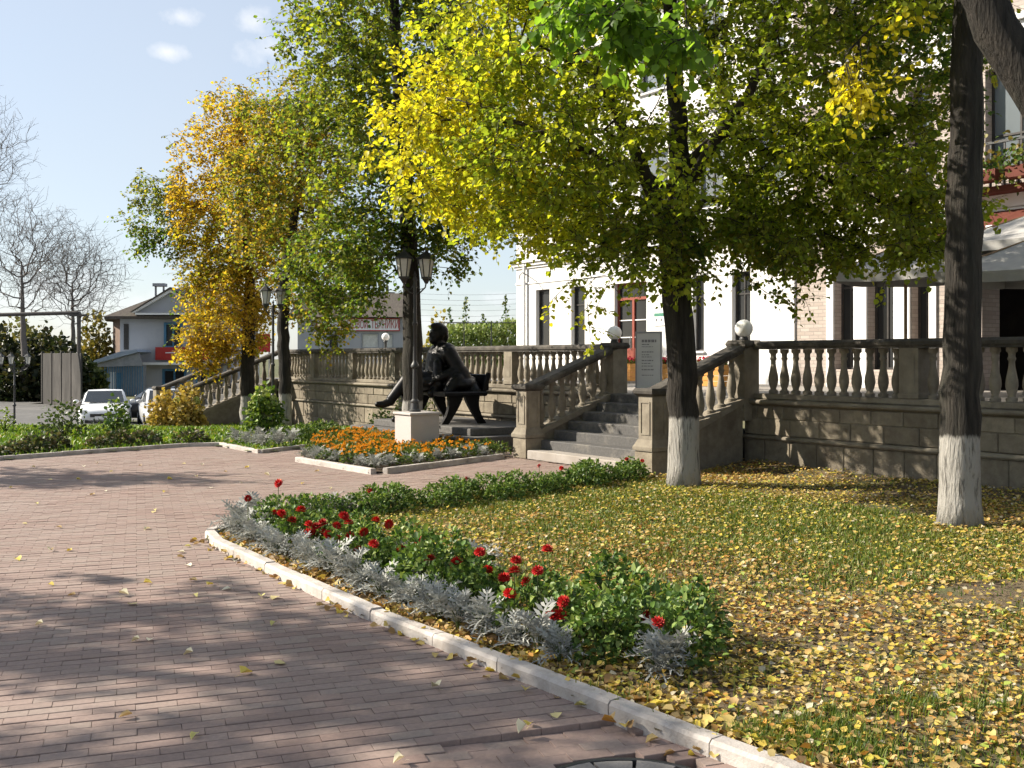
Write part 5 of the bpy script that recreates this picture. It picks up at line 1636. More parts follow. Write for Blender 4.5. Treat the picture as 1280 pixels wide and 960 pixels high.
# red and yellow advertising board beyond the far stair
rb_ = P(330, 440, 40)
ad = empty('advertising_board', (rb_[0], 40, rb_[2] - 1.2), 0, 'small red board with yellow mark seen between the young tree trunks', 'sign')
MB().box(-.24, .24, -.04, .04, 1.2, 1.9, .01).build('panel', M['sign_red'], ad)
MB().ell((0, -.045, 1.58), (.13, .012, .12), 12, 8).build('mark', M['sign_yellow'], ad)
MB().tube([(-.2, 0, 0), (-.2, 0, 1.2)], .03, 6).build('leg', M['grey_metal'], ad); MB().tube([(.2, 0, 0), (.2, 0, 1.2)], .03, 6).build('leg', M['grey_metal'], ad)

# wires and mesh fence behind the statue
WY = 82.0
for i, py0 in enumerate((362, 369, 375, 382, 389, 396)):
    a = P(470, py0 + 2, WY); c = P(760, py0 - 6, WY - 6)
    pts = [Vector(a).lerp(Vector(c), t) - Vector((0, 0, .5 * math.sin(math.pi * t))) for t in np.linspace(0, 1, 14)]
    o = MB().tube([p - pts[0] for p in pts], .014, 4).build('overhead_wire', M['grey_metal'], None, pts[0])
    tag(o, ('topmost', 'second', 'third', 'fourth', 'fifth', 'lowest')[i] + ' of six thin overhead wires in the sky behind the statue', 'wire', 'overhead wires')
for px, nm in ((484, 'hidden behind the dense dark tree'), (752, 'hidden behind the white building')):
    q = P(px, 362, WY - (0 if px < 600 else 5.5))
    t = empty('utility_pole', (q[0], q[1], -1.3), 0, 'grey utility pole carrying the wires, ' + nm, 'pole', 'utility poles')
    MB().tube([(0, 0, 0), (0, 0, q[2] + 1.6)], .12, 8).build('post', M['rusty_pipe'], t)
    for k_ in range(2): MB().box(-.6, .6, -.05, .05, q[2] + 1.0 - k_ * 1.2, q[2] + 1.1 - k_ * 1.2).build('crossarm', M['rusty_pipe'], t)
mf = empty('mesh_fence', P(560, 440, 54), 0, 'thin dark wire fence in front of the pale green hedge behind the statue', 'fence')
mo = Vector(mf.location)
top = [Vector(P(px, 403.5, 54)) - mo for px in (548, 580, 614, 650, 690)]
MB().tube(top, .028, 5).build('top_wire', M['cast_iron'], mf)
for q in top[1:]:
    MB().tube([q + Vector((0, 0, .1)), (q.x, q.y, -1.8)], .03, 6).build('post', M['cast_iron'], mf)

# ================================================================== PARKED CARS
def car(loc, rz, paint, label):
    t = empty('parked_car', loc, rz, label, 'car', 'parked cars')
    # local x: length (front at -x), y: width. lower body lofted over stations
    st = [(-2.20, .50, .34, .60), (-2.14, .72, .26, .70), (-1.95, .83, .22, .78), (-1.4, .88, .20, .88), (-.75, .89, .20, .95), (0.4, .89, .20, .97), (1.4, .88, .21, .99), (1.95, .84, .26, .98), (2.15, .74, .34, .93), (2.22, .60, .42, .84)]
    rings = []
    for x, w_, zb, zt in st:
        rings.append([(x, -w_ * .93, zb), (x, -w_, zb + .16), (x, -w_ * .995, zb + (zt - zb) * .68), (x, -w_ * .90, zt - .03), (x, -w_ * .6, zt + .012), (x, 0, zt + .03),
                      (x, w_ * .6, zt + .012), (x, w_ * .90, zt - .03), (x, w_ * .995, zb + (zt - zb) * .68), (x, w_, zb + .16), (x, w_ * .93, zb)])
    body = MB().loft(rings).build('body', M[paint], t, smooth=True, angle=45)
    # cabin
    cs = [(-.98, .78, .93, .93), (-.30, .70, .93, 1.37), (.15, .67, .94, 1.43), (.9, .66, .95, 1.40), (1.75, .72, .96, .99)]
    def cring(x, w_, zb, zt):
        ww = w_ + .08
        return [(x, -ww, zb), (x, -w_, zb + (zt - zb) * .82), (x, -w_ * .9, zt), (x, 0, zt + .025), (x, w_ * .9, zt), (x, w_, zb + (zt - zb) * .82), (x, ww, zb)]
    MB().loft([cring(*c_) for c_ in cs]).build('cabin', M[paint], t, smooth=True, angle=40)
    gl = MB()
    n_ = 1.0
    gl.add([(-.945, -.70, .975), (-.945, .70, .975), (-.345, .60, 1.375), (-.345, -.60, 1.375)], [(0, 1, 2, 3)])
    gl.v = [(v[0] - .03, v[1], v[2] + .025) for v in gl.v]
    gl.build('windscreen', M['car_glass'], t)
    rg = MB().add([(1.02, -.58, 1.37), (1.02, .58, 1.37), (1.68, .66, 1.04), (1.68, -.66, 1.04)], [(0, 1, 2, 3)])
    rg.v = [(v[0] + .02, v[1], v[2] + .03) for v in rg.v]
    rg.build('rear_window', M['car_glass'], t)
    for s_ in (-1, 1):
        for (x0, x1, x2, x3) in ((-.62, -.2, .36, .36), (.44, .44, .95, 1.35)):
            y0, y1 = s_ * .86, s_ * .72
            a = [(x0, s_ * .835, 1.0), (x1, s_ * .725, 1.33), (x2, s_ * .705, 1.345), (x3, s_ * .80, 1.0)]
            MB().add([(p[0], p[1] + s_ * .012, p[2]) for p in a], [(0, 1, 2, 3)]).build('side_window', M['car_glass'], t)
        MB().ell((-.72, s_ * .99, 1.02), (.08, .11, .075), 10, 8).build('mirror', M[paint], t, smooth=True)
        MB().ell((-2.03, s_ * .66, .70), (.12, .17, .085), 12, 8).build('headlight', M['lamp_lens'], t, smooth=True)
        MB().ell((2.10, s_ * .66, .82), (.1, .15, .08), 12, 8).build('tail_light', M['sign_red'], t, smooth=True)
        MB().box(-.1, .06, s_ * .885 - .012, s_ * .885 + .012, .80, .825).build('door_handle', M['rim_metal'], t)
        for x in (-1.35, 1.35):
            wh_ = MB().lathe([(.20, -.1), (.29, -.1), (.315, -.07), (.32, 0), (.315, .07), (.29, .1), (.20, .1)], 20).build('wheel', M['tyre'], t, (x, s_ * .80, .315), smooth=True)
            wh_.rotation_euler = (R(90), 0, 0)
            rm = MB(); rm.lathe([(.20, -.09), (.205, .0), (.20, .09)], 16)
            for k_ in range(5):
                a_ = k_ * 2 * math.pi / 5
                rm.bar((0, 0, -s_ * .105), (.19 * math.cos(a_), .19 * math.sin(a_), -s_ * .1), .05, .02)
            rm.build('rim', M['rim_metal'], wh_)
    MB().box(-2.225, -2.19, -.42, .42, .50, .62, .01).build('grille', M['dark_frame'], t)
    MB().box(-2.20, -2.16, -.60, .60, .28, .40, .01).build('lower_grille', M['dark_frame'], t)
    MB().box(-2.245, -2.228, -.26, .26, .42, .53).build('number_plate', M['sign_white'], t)
    return t
c1 = P(129, 531, 37.5)
car((c1[0] - .75, 39.6, float(gz(c1[0], 38.5)) + .01), R(90 + 19), 'car_white', 'white saloon car facing the square behind the rose bushes')
c2 = P(196, 531, 41.5)
car((c2[0] - .5, 43.9, float(gz(c2[0], 42)) + .01), R(90 - 40), 'car_dark', 'dark car parked between the two pale cars')
c3 = P(203, 531, 36.0)
car((c3[0] - .75, 38.6, float(gz(c3[0], 37.5)) + .01), R(90 + 24), 'car_silver', 'pale silver car half hidden behind the far stair post')
# ================================================================== PLANTS, GRASS, FALLEN LEAVES
def grass(name, poly, n, zf, hh, cols, seed, dens=None, label=None, wid=.006):
    g = np.random.default_rng(seed)
    xs = [p[0] for p in poly]; ys = [p[1] for p in poly]
    x = g.uniform(min(xs), max(xs), n * 5); y = g.uniform(min(ys), max(ys), n * 5)
    k = inpoly(x, y, poly) & (y > 3.4) & (np.abs(x) < .56 * y + 1.2)
    # nearer ground gets more blades
    k &= g.uniform(0, 1, len(x)) < np.clip(9.0 / y, .12, 1)
    if dens is not None: k &= g.uniform(0, 1, len(x)) < dens(x, y)
    x, y = x[k][:n], y[k][:n]
    n = len(x)
    P0 = np.stack([x, y, zf(x, y) - .005], 1)
    a = g.uniform(0, 6.283, n); h_ = g.uniform(hh[0], hh[1], n) * (1 + .8 * sstep(6.2, 5.2, y))
    side = np.stack([np.cos(a), np.sin(a), 0 * a], 1) * (wid * np.clip(y / 7, .8, 3))[:, None]
    lean = np.stack([np.cos(a + 1.57 + g.normal(0, .5, n)), np.sin(a + 1.57), 0 * a], 1) * (h_ * g.uniform(.1, .8, n))[:, None]
    mid = P0 + lean * .35 + np.stack([0 * a, 0 * a, h_ * .6], 1)
    tip = P0 + lean + np.stack([0 * a, 0 * a, h_], 1)
    V = np.stack([P0 - side, P0 + side, mid + side * .7, mid - side * .7, tip], 1).reshape(-1, 3)
    o = 5 * np.arange(n)[:, None]
    Q = np.concatenate([o + np.array([[0, 1, 2, 3]]), o + np.array([[3, 2, 4, 4]])], 0)
    c = palette(g.uniform(0, 1, n), cols) * g.uniform(.8, 1.2, (n, 1))
    me = mesh_np2(name, V, o, c)
    ob = inst(name, me)
    return tag(ob, label, 'grass', kind='stuff')
def mesh_np2(name, V, o, c):
    Qq = (o + np.array([[0, 1, 2, 3]])); Tt = (o + np.array([[3, 2, 4]]))
    me = bpy.data.meshes.new(name)
    me.vertices.add(len(V)); me.vertices.foreach_set('co', V.astype(np.float32).ravel())
    lv = np.concatenate([Qq.ravel(), Tt.ravel()]).astype(np.int32)
    ls = np.concatenate([np.arange(0, Qq.size, 4), Qq.size + np.arange(0, Tt.size, 3)]).astype(np.int32)
    me.loops.add(len(lv)); me.loops.foreach_set('vertex_index', lv)
    me.polygons.add(len(ls)); me.polygons.foreach_set('loop_start', ls)
    me.update(calc_edges=True)
    a = me.attributes.new('Col', 'FLOAT_COLOR', 'POINT')
    cc = np.ones((len(V), 4), np.float32); cc[:, :3] = np.repeat(c, 5, 0)
    a.data.foreach_set('color', cc.ravel())
    me.materials.append(M['grass_blade'])
    return me
GCOL = [(0.05, 0.095, 0.015), (0.085, 0.14, 0.02), (0.14, 0.19, 0.03), (0.20, 0.21, 0.05), (0.26, 0.22, 0.07)]
def lawn_d(x, y):
    w3 = np.stack([x, y, 0 * x], -1)
    bare = np.hypot((x - 4.2) / 1.3, (y - 7.4) / .6) < 1
    wall = np.abs(((x - TO[0]) * E2[0] + (y - TO[1]) * E2[1])) < 2.6
    d = np.clip(.36 + 1.0 * snoise(w3, 1.0, 71) + .6 * (y < 5.4), .06, 1)
    return d * np.where(bare, .08, 1) * np.where(wall, .12, 1)
grass('lawn_grass', BED, 140000, lawn_z, (.02, .055), GCOL, 81, lawn_d, 'short tufty grass showing between fallen leaves on the lawn', .005)
grass('lawn_grass', LBED, 26000, left_z, (.05, .11), [(0.06, 0.12, 0.015), (0.1, 0.19, 0.02), (0.17, 0.26, 0.03), (0.24, 0.27, 0.05)], 82, lambda x, y: 1.0 + 0 * x, 'bright green grass strip behind the low hedge at the left', .009)

grass('lawn_grass', [(.95, 4.72), (1.7, 3.78), (3.0, 2.2), (5.2, 3.4), (3.4, 4.9), (1.9, 5.25)], 17000, lawn_z, (.018, .042), GCOL[:4], 84, lambda x, y: np.clip(.45 + .9 * snoise(np.stack([x, y, 0 * x], -1), 2.2, 13), .1, 1), 'green grass patch along the kerb at the lower right', .0042)
# fallen leaves on the lawn
def litter(name, poly, n, zf, seed, size, label, dens=None, far=None):
    g = np.random.default_rng(seed)
    xs = [p[0] for p in poly]; ys = [p[1] for p in poly]
    x = g.uniform(min(xs), max(xs), n * 6); y = g.uniform(min(ys), max(ys), n * 6)
    k = inpoly(x, y, poly) & (y > 3.4) & (np.abs(x) < .56 * y + 1.4)
    if dens is not None: k &= g.uniform(0, 1, len(x)) < dens(x, y)
    x, y = x[k][:n], y[k][:n]; n = len(x)
    P0 = np.stack([x, y, zf(x, y) + np.abs(g.normal(.016, .014, n))], 1)
    a = g.uniform(0, 6.283, n)
    D = np.stack([np.cos(a), np.sin(a), g.normal(0, .28, n)], 1)
    N = np.stack([g.normal(0, .42, n), g.normal(0, .42, n), np.ones(n)], 1)
    w3 = np.stack([x, y, 0 * x], -1)
    f = g.uniform(0, 1, n)
    # drier and browner drifts here, fresher yellow ones there
    f = np.clip(f * .8 + .20 * snoise(w3, .8, seed + 1) + .10 - .18 * sstep(6.0, 11, y), 0, 1)
    stops = [(0.36, 0.31, 0.04), (0.48, 0.36, 0.055), (0.46, 0.34, 0.08), (0.46, 0.36, 0.15), (0.42, 0.30, 0.12), (0.40, 0.24, 0.07), (0.38, 0.18, 0.04), (0.25, 0.135, 0.055), (0.14, 0.085, 0.045)]
    c = palette(f, stops) * g.uniform(.75, 1.15, (n, 1))
    gr = g.uniform(0, 1, n) < .05
    c[gr] = (0.26, 0.32, 0.06)
    gy = g.uniform(0, 1, n) < .06
    c[gy] = (0.45, 0.40, 0.28)
    tm = LEAF6.copy(); tm[:, 2] *= 2.0; tm[3, 2] = .12
    o = inst(name, leaf_mesh(name, P0, D, N, g.uniform(*size, n), c, M['litter_leaf'], tm))
    return tag(o, label, 'leaves', kind='stuff')
def litter_d(x, y):
    w3 = np.stack([x, y, 0 * x], -1)
    bare = np.hypot((x - 4.2) / 1.2, (y - 7.4) / .5) < 1
    wall = np.abs(((x - TO[0]) * E2[0] + (y - TO[1]) * E2[1])) < 1.0
    return np.clip(.66 - .38 * snoise(w3, 1.0, 71) + .4 * snoise(w3, 3.2, 9), .06, 1) * np.where(bare, .2, 1) * np.where(wall, .45, 1)
litter('fallen_leaves', BED, 58000, lawn_z, 91, (.018, .046), 'yellow and tan fallen leaves covering the lawn', litter_d)
litter('fallen_leaves', LBED, 900, left_z, 92, (.06, .1), 'scattered fallen leaves on the grass strip at the left')

# leaves on the paving: each one lies alone
lf_mesh = []
g = np.random.default_rng(55)
for i in range(6):
    tm = LEAF6.copy(); tm[:, 2] = tm[:, 2] * g.uniform(.5, 3.5) + g.normal(0, .06, 6); tm[:, 0] *= g.uniform(.7, 1.1)
    tm[0, 2] = 0.04
    tm[:, 2] -= tm[:, 2].min() - .03
    c = [(0.66, 0.60, 0.42), (0.62, 0.52, 0.25), (0.55, 0.50, 0.18), (0.70, 0.65, 0.50), (0.42, 0.30, 0.14), (0.58, 0.46, 0.10)][i]
    # petiole
    V = np.concatenate([tm, np.array([(-.012, 0, .05), (.012, 0, .05), (.02, -.45, .02), (-.01, -.45, .02)])])
    Q = np.concatenate([LEAF6_Q, np.array([(6, 7, 8, 9)])])
    lf_mesh.append(mesh_np('fallen_leaf', V, Q, M['litter_leaf'], col=np.tile(c, (len(V), 1))))
spots = [(243, 819), (343, 832), (245, 919), (188, 800), (167, 896), (60, 732), (150, 745), (170, 757), (240, 745), (234, 707), (237, 727), (258, 733), (176, 802), (345, 747), (329, 748), (290, 737), (96, 745), (90, 689),
         (185, 663), (180, 662), (230, 684), (232, 691), (221, 698), (180, 730), (62, 690), (26, 655), (46, 630), (131, 614), (120, 619), (205, 615), (243, 597), (192, 640), (195, 638), (300, 604), (280, 590), (310, 585), (252, 582), (226, 580),
         (140, 590), (104, 583), (176, 583), (210, 600), (330, 595), (350, 600), (415, 612), (430, 620), (400, 590), (380, 605), (505, 952), (540, 770), (520, 760), (556, 775), (476, 770), (660, 910), (548, 862), (405, 720), (365, 703), (320, 690), (395, 760), (300, 845), (52, 782), (450, 735), (345, 780), (295, 700), (613, 850), (590, 838), (658, 912), (695, 893), (735, 885), (760, 880), (70, 660), (20, 700), (120, 560 + 20), (60, 600), (15, 610), (265, 610), (150, 575), (95, 600), (40, 585)]
for i, (px, py) in enumerate(spots):
    q = G(px + g.uniform(-2, 2), py)
    ins = any(inpoly(np.array([q[0]]), np.array([q[1]]), p_)[0] for p_ in BEDS)
    if ins: continue
    o = inst('fallen_leaf', lf_mesh[i % 6], None, (q[0], q[1], .003 + float(gz(q[0], q[1]))), (g.normal(0, .05), g.normal(0, .05), g.uniform(0, 6.28)), (1, 1, 1))
    s_ = g.uniform(.05, .085); o.scale = (s_, s_, s_)
    tag(o, 'single pale fallen leaf lying on the brick paving', 'fallen leaf', 'leaves scattered on the paving')
# leaves gathered along the kerb foot (inside the bed and in the gutter)
KL = [np.array(p) for p in (BED[5], BED[4], BED[3], BED[2], BED[1], BED[0])]
def along(pts, s):
    for i in range(len(pts) - 1):
        l = np.linalg.norm(pts[i + 1] - pts[i])
        if s <= l or i == len(pts) - 2:
            d = (pts[i + 1] - pts[i]) / l
            return pts[i] + d * s, d
        s -= l
KFRONT = [np.array(BED[0]), np.array(BED[1]), np.array(BED[2]), np.array(BED[3]), np.array(BED[4]), np.array(BED[5])]
PP, SS = [], []
for i in range(1500):
    s_ = g.uniform(0, 8.2)
    p, d = along(KFRONT, s_); nrm = np.array((-d[1], d[0]))          # inward
    off_ = abs(g.normal(0, .16)) + .07 if g.uniform() < .95 else -.07 - abs(g.normal(0, .03))
    q = p + nrm * off_
    PP.append((q[0], q[1], (.035 if off_ > 0 else .006) + abs(g.normal(0, .012))))
PP = np.array(PP); n_ = len(PP)
a = g.uniform(0, 6.28, n_)
cc = palette(g.uniform(0, 1, n_), [(0.55, 0.42, 0.05), (0.5, 0.38, 0.12), (0.45, 0.33, 0.14), (0.32, 0.2, 0.08), (0.2, 0.13, 0.06), (0.5, 0.25, 0.05)])
tm = LEAF6.copy(); tm[:, 2] *= 2.2
o = inst('fallen_leaves', leaf_mesh('fallen_leaves', PP, np.stack([np.cos(a), np.sin(a), g.normal(0, .3, n_)], 1), np.stack([g.normal(0, .4, n_), g.normal(0, .4, n_), np.ones(n_)], 1), g.uniform(.04, .075, n_), cc, M['litter_leaf'], tm))
tag(o, 'drift of dry leaves collected along the kerb of the flower bed', 'leaves', kind='stuff')

_u = ['first', 'second', 'third', 'fourth', 'fifth', 'sixth', 'seventh', 'eighth', 'ninth', 'tenth', 'eleventh', 'twelfth', 'thirteenth', 'fourteenth', 'fifteenth', 'sixteenth', 'seventeenth', 'eighteenth', 'nineteenth']
_t = {2: ('twentieth', 'twenty'), 3: ('thirtieth', 'thirty'), 4: ('fortieth', 'forty'), 5: ('fiftieth', 'fifty')}
ORD = _u + [(_t[k // 10][0] if k % 10 == 0 else _t[k // 10][1] + '-' + _u[k % 10 - 1]) for k in range(20, 60)]
cnt2, cnt3, cnt4, cnt5 = [0], [0], [0], [0]
# ---- dahlia bushes, dusty miller, marigolds: a few meshes, many plants
def bush_mesh(seed, r, h_, n, leaf, cols, mat, tm=LEAF6, up=.5, low=.05):
    g = np.random.default_rng(seed)
    d = unit(g.normal(size=(n, 3))); d[:, 2] = np.abs(d[:, 2])
    rad = g.uniform(.45, 1, n) ** .5
    wob = 1 + .18 * snoise(d, 2.4, seed)
    P0 = d * rad[:, None] * wob[:, None] * np.array((r, r, h_)) + np.array((0, 0, low))
    D = d * .8 + g.normal(0, .55, (n, 3)) + np.array((0, 0, -.1))
    N = d * .6 + g.normal(0, .45, (n, 3)) + np.array((0, 0, up))
    c = palette(np.clip(g.uniform(0, 1, n) * .9 + .1 * (rad - .5), 0, 1), cols) * g.uniform(.8, 1.15, (n, 1))
    return leaf_mesh('foliage', P0, D, N, g.uniform(*leaf, n), c, mat, tm)
LANCEW = LEAF6 * np.array((.78, 1, 1))
DCOL = [(0.03, 0.065, 0.016), (0.055, 0.11, 0.022), (0.10, 0.18, 0.035), (0.19, 0.27, 0.06), (0.24, 0.28, 0.08)]
DAHL = [bush_mesh(300 + i, .23, .34, 560, (.03, .058), DCOL, M['shrub_leaf'], LANCEW) for i in range(4)]
DAHS = [bush_mesh(320 + i, .22, .25, 440, (.028, .052), DCOL, M['shrub_leaf'], LANCEW) for i in range(3)]
def stems_mesh(seed, r, h_, n):
    g = np.random.default_rng(seed); b = MB()
    for i in range(n):
        a = g.uniform(0, 6.28); e_ = g.uniform(.3, .8)
        b.tube([(0, 0, -.02), (r * e_ * .4 * math.cos(a), r * e_ * .4 * math.sin(a), h_ * .5), (r * e_ * math.cos(a), r * e_ * math.sin(a), h_ * .85)], [.009, .006, .004], 4)
    return b.mesh('stems', M['stem'])
DST = [stems_mesh(340 + i, .2, .33, 8) for i in range(2)]
def dahlia_flower():
    V = []; Q = []
    def petal(a, el, l, w_, r0):
        d = Vector((math.cos(a) * math.cos(el), math.sin(a) * math.cos(el), math.sin(el))); s = Vector((-math.sin(a), math.cos(a), 0)); u = d.cross(s) * -1
        b = d * r0
        o = len(V)
        V.extend([tuple(b), tuple(b + d * l * .6 + s * w_ + u * .12 * l), tuple(b + d * l), tuple(b + d * l * .6 - s * w_ + u * .12 * l)])
        Q.append((o, o + 1, o + 2, o + 3))
    for k_, (el, n, l, w_) in enumerate(((-.25, 11, 1.0, .26), (.15, 11, .98, .25), (.5, 9, .92, .23), (.85, 7, .85, .2), (1.2, 5, .75, .17))):
        for i in range(n): petal(2 * math.pi * i / n + k_ * .4, el, l, w_, .12)
    me = bpy.data.meshes.new('flower'); me.from_pydata(V, [], Q); me.materials.append(M['red_petal']); me.update()
    return me
DFL = dahlia_flower()
FST = MB().tube([(0, 0, -1), (0.01, 0, -.5), (0, 0, 0)], .03, 4).mesh('flower_stem', M['stem'])
def dahlia(x, y, z, small=False, flowers=(), label='', group=''):
    sc = g.uniform(.68, 1.12)
    t = empty('dahlia_bush', (x, y, z), g.uniform(0, 6.28), label, 'dahlia', group)
    t.scale = (sc, sc, sc * g.uniform(.9, 1.08))
    inst('foliage', (DAHS if small else DAHL)[int(g.integers(0, 3 if small else 4))], t)
    inst('stems', DST[int(g.integers(0, 2))], t, scale=(1, 1, .72 if small else 1))
    Mi = Matrix.LocRotScale(t.location, t.rotation_euler, t.scale).inverted()
    for (fx_, fy_, fz_, s_) in flowers:
        p = Mi @ Vector((fx_, fy_, fz_))
        o = inst('flower', DFL, t, p, (g.normal(-.35, .3), g.normal(0, .35), g.uniform(0, 6)), (s_ / sc,) * 3)
        so = inst('stem', FST, t, p, (0, 0, 0), (.12, .12, .22))
    return t
# front row along the kerb, staggered double
spots = []
for i in range(17):
    s_ = .42 + i * .325
    for rowk, off_ in enumerate((.52, .85)):
        if rowk == 1 and (i < 1 or i % 2 == 0 and i > 12): pass
        ss_ = s_ + rowk * .16
        if ss_ > 5.35: continue
        p, d = along(KFRONT, ss_); nrm = np.array((-d[1], d[0]))
        q = p + nrm * (off_ + g.normal(0, .03))
        if g.uniform() < .2: continue
        spots.append((q[0], q[1]))
fl_px = [(348, 604), (310, 623), (344, 641), (352, 642), (376, 637), (386, 655), (403, 654), (395, 658), (421, 657), (436, 653), (423, 673), (434, 681), (438, 669), (470, 650), (486, 655), (467, 680), (385, 691), (404, 690), (525, 676), (502, 687), (538, 698), (570, 703), (684, 686), (643, 713), (658, 727), (645, 700), (700, 768), (704, 752), (690, 785), (809, 791), (822, 778), (672, 713), (610, 712), (637, 742), (455, 665), (600, 690), (410, 668), (448, 690), (392, 672), (365, 650), (430, 645), (630, 725)]
for (px, py) in ((795, 815), (850, 835), (866, 806), (815, 780), (760, 768)):
    q = G(px, py); spots.append((q[0], q[1]))
spots = np.array(spots)
fl_by = {}
for (px, py) in fl_px:
    # front of the bush whose sight line is closest and whose height fits
    best = None
    for i, (x, y) in enumerate(spots):
        Yq = y - .12
        q = P(px, py, Yq)
        e_ = abs(q[0] - x) + .8 * abs(q[2] - .36) + .35 * max(0, q[2] - .48)
        if best is None or e_ < best[0]: best = (e_, i, q)
    q = best[2]
    fl_by.setdefault(best[1], []).append((q[0], q[1], min(max(q[2], .24), .62), g.uniform(.038, .05)))
nd_ = len(spots)
for i, (x, y) in enumerate(spots):
    fs = fl_by.get(i, [])
    rank = int(np.sum(spots[:, 1] > y))
    lab = ('red-flowered dahlia bush along the near kerb, ' if fs else 'leafy dahlia bush along the near kerb, ') + ORD[rank] + ' from the bed tip'
    dahlia(x, y, .02, False, fs, lab, 'dahlia bushes along the near kerb')
# back row towards the stair
K2 = [np.array(BED[-1]), np.array((-0.6, 12.95)), np.array(BED[-2])]
for i in range(21):
    s_ = .25 + i * .295
    if s_ > 6.35: break
    for off_ in (.30, .58):
        if off_ > .5 and i % 3 == 2: continue
        if .3 < s_ < .75: continue
        p, d = along(K2, s_ + (off_ - .3) * .5); nrm = np.array((d[1], -d[0]))
        q = p + nrm * (off_ + g.normal(0, .03))
        fs = [(q[0] + g.normal(0, .08), q[1] - .08, g.uniform(.27, .36), g.uniform(.03, .04))] if i in (4, 9, 13, 15, 19, 20) and off_ < .5 else []
        cnt2[0] += 1
        dahlia(q[0], q[1], .02, True, fs, ('dahlia bush with a red bloom in the back row, ' if fs else 'low leafy dahlia bush in the back row, ') + ORD[cnt2[0] - 1] + ' counted towards the stair', 'dahlia bushes in the row to the stair')

# dusty miller: silver lobed leaves
def miller_mesh(seed, r=.14, n=26):
    g = np.random.default_rng(seed)
    V = []; Q = []
    for k_ in range(n):
        a = g.uniform(0, 6.28); el = g.uniform(.1, 1.25); l = g.uniform(.7, 1.15) * r
        d0 = Vector((math.cos(a) * math.cos(el), math.sin(a) * math.cos(el), math.sin(el)))
        s = Vector((-math.sin(a), math.cos(a), 0)); u = s.cross(d0)
        base = Vector((0, 0, g.uniform(.02, .11)))
        prev = None
        for j in range(6):
            f = j / 5
            c = base + d0 * l * (.25 + f * .95) + Vector((0, 0, -.35 * l * f * f))
            w_ = l * (.30 * math.sin(math.pi * min(1, .25 + f * .7)))
            for sd_ in (-1, 1):
                o = len(V); b0 = c; tipv = c + s * sd_ * w_ + d0 * l * .13 + u * g.normal(0, .02 * 1) * l * 4
                V.extend([tuple(b0 - d0 * l * .05), tuple(b0 + s * sd_ * w_ * .55 - d0 * l * .01), tuple(tipv), tuple(b0 + s * sd_ * w_ * .45 + d0 * l * .10)])
                Q.append((o, o + 1, o + 2, o + 3))
            if prev is not None:
                o = len(V); V.extend([tuple(prev - s * l * .03), tuple(prev + s * l * .03), tuple(c + s * l * .03), tuple(c - s * l * .03)]); Q.append((o, o + 1, o + 2, o + 3))
            prev = c
    V = np.array(V); c = np.tile((0.31, 0.315, 0.29), (len(V), 1)) * np.random.default_rng(seed).uniform(.8, 1.25, (len(V) // 4, 1)).repeat(4, 0)
    return mesh_np('foliage', V, np.array(Q), M['silver_leaf'], col=c)
MIL = [miller_mesh(400 + i) for i in range(4)]
def miller(x, y, z, sc, label, group):
    t = empty('dusty_miller', (x, y, z), g.uniform(0, 6.28), label, 'silver plant', group)
    t.scale = (sc, sc, sc)
    inst('foliage', MIL[int(g.integers(0, 4))], t)
    inst('stems', DST[0], t, scale=(.45, .45, .45))
s_ = .12
while s_ < 5.25:
    p, d = along(KFRONT, s_); nrm = np.array((-d[1], d[0]))
    if not (2.0 < s_ < 0): 
        q = p + nrm * (.25 + g.normal(0, .04))
        miller(q[0], q[1], .02, g.uniform(1.0, 1.6), 'silver-grey dusty miller along the near kerb, ' + ORD[cnt3[0]] + ' from the bed tip', 'dusty miller along the near kerb')
        cnt3[0] += 1
    s_ += g.uniform(.15, .27)
for (px, py) in ((822, 856), (838, 850), (690, 800), (560, 745), (540, 735), (505, 720), (450, 690), (600, 722)):
    q = G(px, py)
    miller(q[0], q[1], .02, g.uniform(1.15, 1.5), 'large silver-grey dusty miller standing among the dahlias, ' + ORD[cnt5[0]] + ' from the near end', 'dusty miller among the dahlias')
    cnt5[0] += 1
for (x, y, sc) in ((-2.72, 10.25, 1.6), (-2.62, 10.55, 1.7), (-2.45, 10.1, 1.4), (-2.2, 11.2, 1.2), (-2.0, 11.45, 1.2), (-1.85, 11.3, 1.1), (-2.3, 10.9, 1.3)):
    miller(x, y, .02, sc, 'silver-grey dusty miller at the pointed tip of the flower bed', 'dusty miller at the bed tip')

# marigolds
def mari_flowers(seed, n, r):
    g = np.random.default_rng(seed); V = []; Q = []
    for i in range(n):
        a = g.uniform(0, 6.28); rr_ = r * math.sqrt(g.uniform(0, 1))
        c = Vector((rr_ * math.cos(a), rr_ * math.sin(a), g.uniform(.15, .23))); s = g.uniform(.022, .034)
        for el, m_ in ((.1, 6), (.7, 5), (1.3, 3)):
            for k_ in range(m_):
                b = 2 * math.pi * k_ / m_ + el
                d = Vector((math.cos(b) * math.cos(el), math.sin(b) * math.cos(el), math.sin(el))); t = Vector((-math.sin(b), math.cos(b), 0))
                o = len(V); V.extend([tuple(c), tuple(c + d * s * .8 + t * s * .45), tuple(c + d * s * 1.1), tuple(c + d * s * .8 - t * s * .45)]); Q.append((o, o + 1, o + 2, o + 3))
    me = bpy.data.meshes.new('flowers'); me.from_pydata(V, [], Q); me.materials.append(M['orange_petal']); me.update()
    return me
MAF = [mari_flowers(500 + i, 7, .13) for i in range(4)]
MAG = [bush_mesh(520 + i, .15, .14, 90, (.04, .065), [(0.03, .06, .015), (.06, .11, .02), (.10, .14, .03), (.22, .20, .05)], M['shrub_leaf'], LANCE6) for i in range(3)]
MAGE = MAG
PEDC = np.array((-1.77, 19.22))
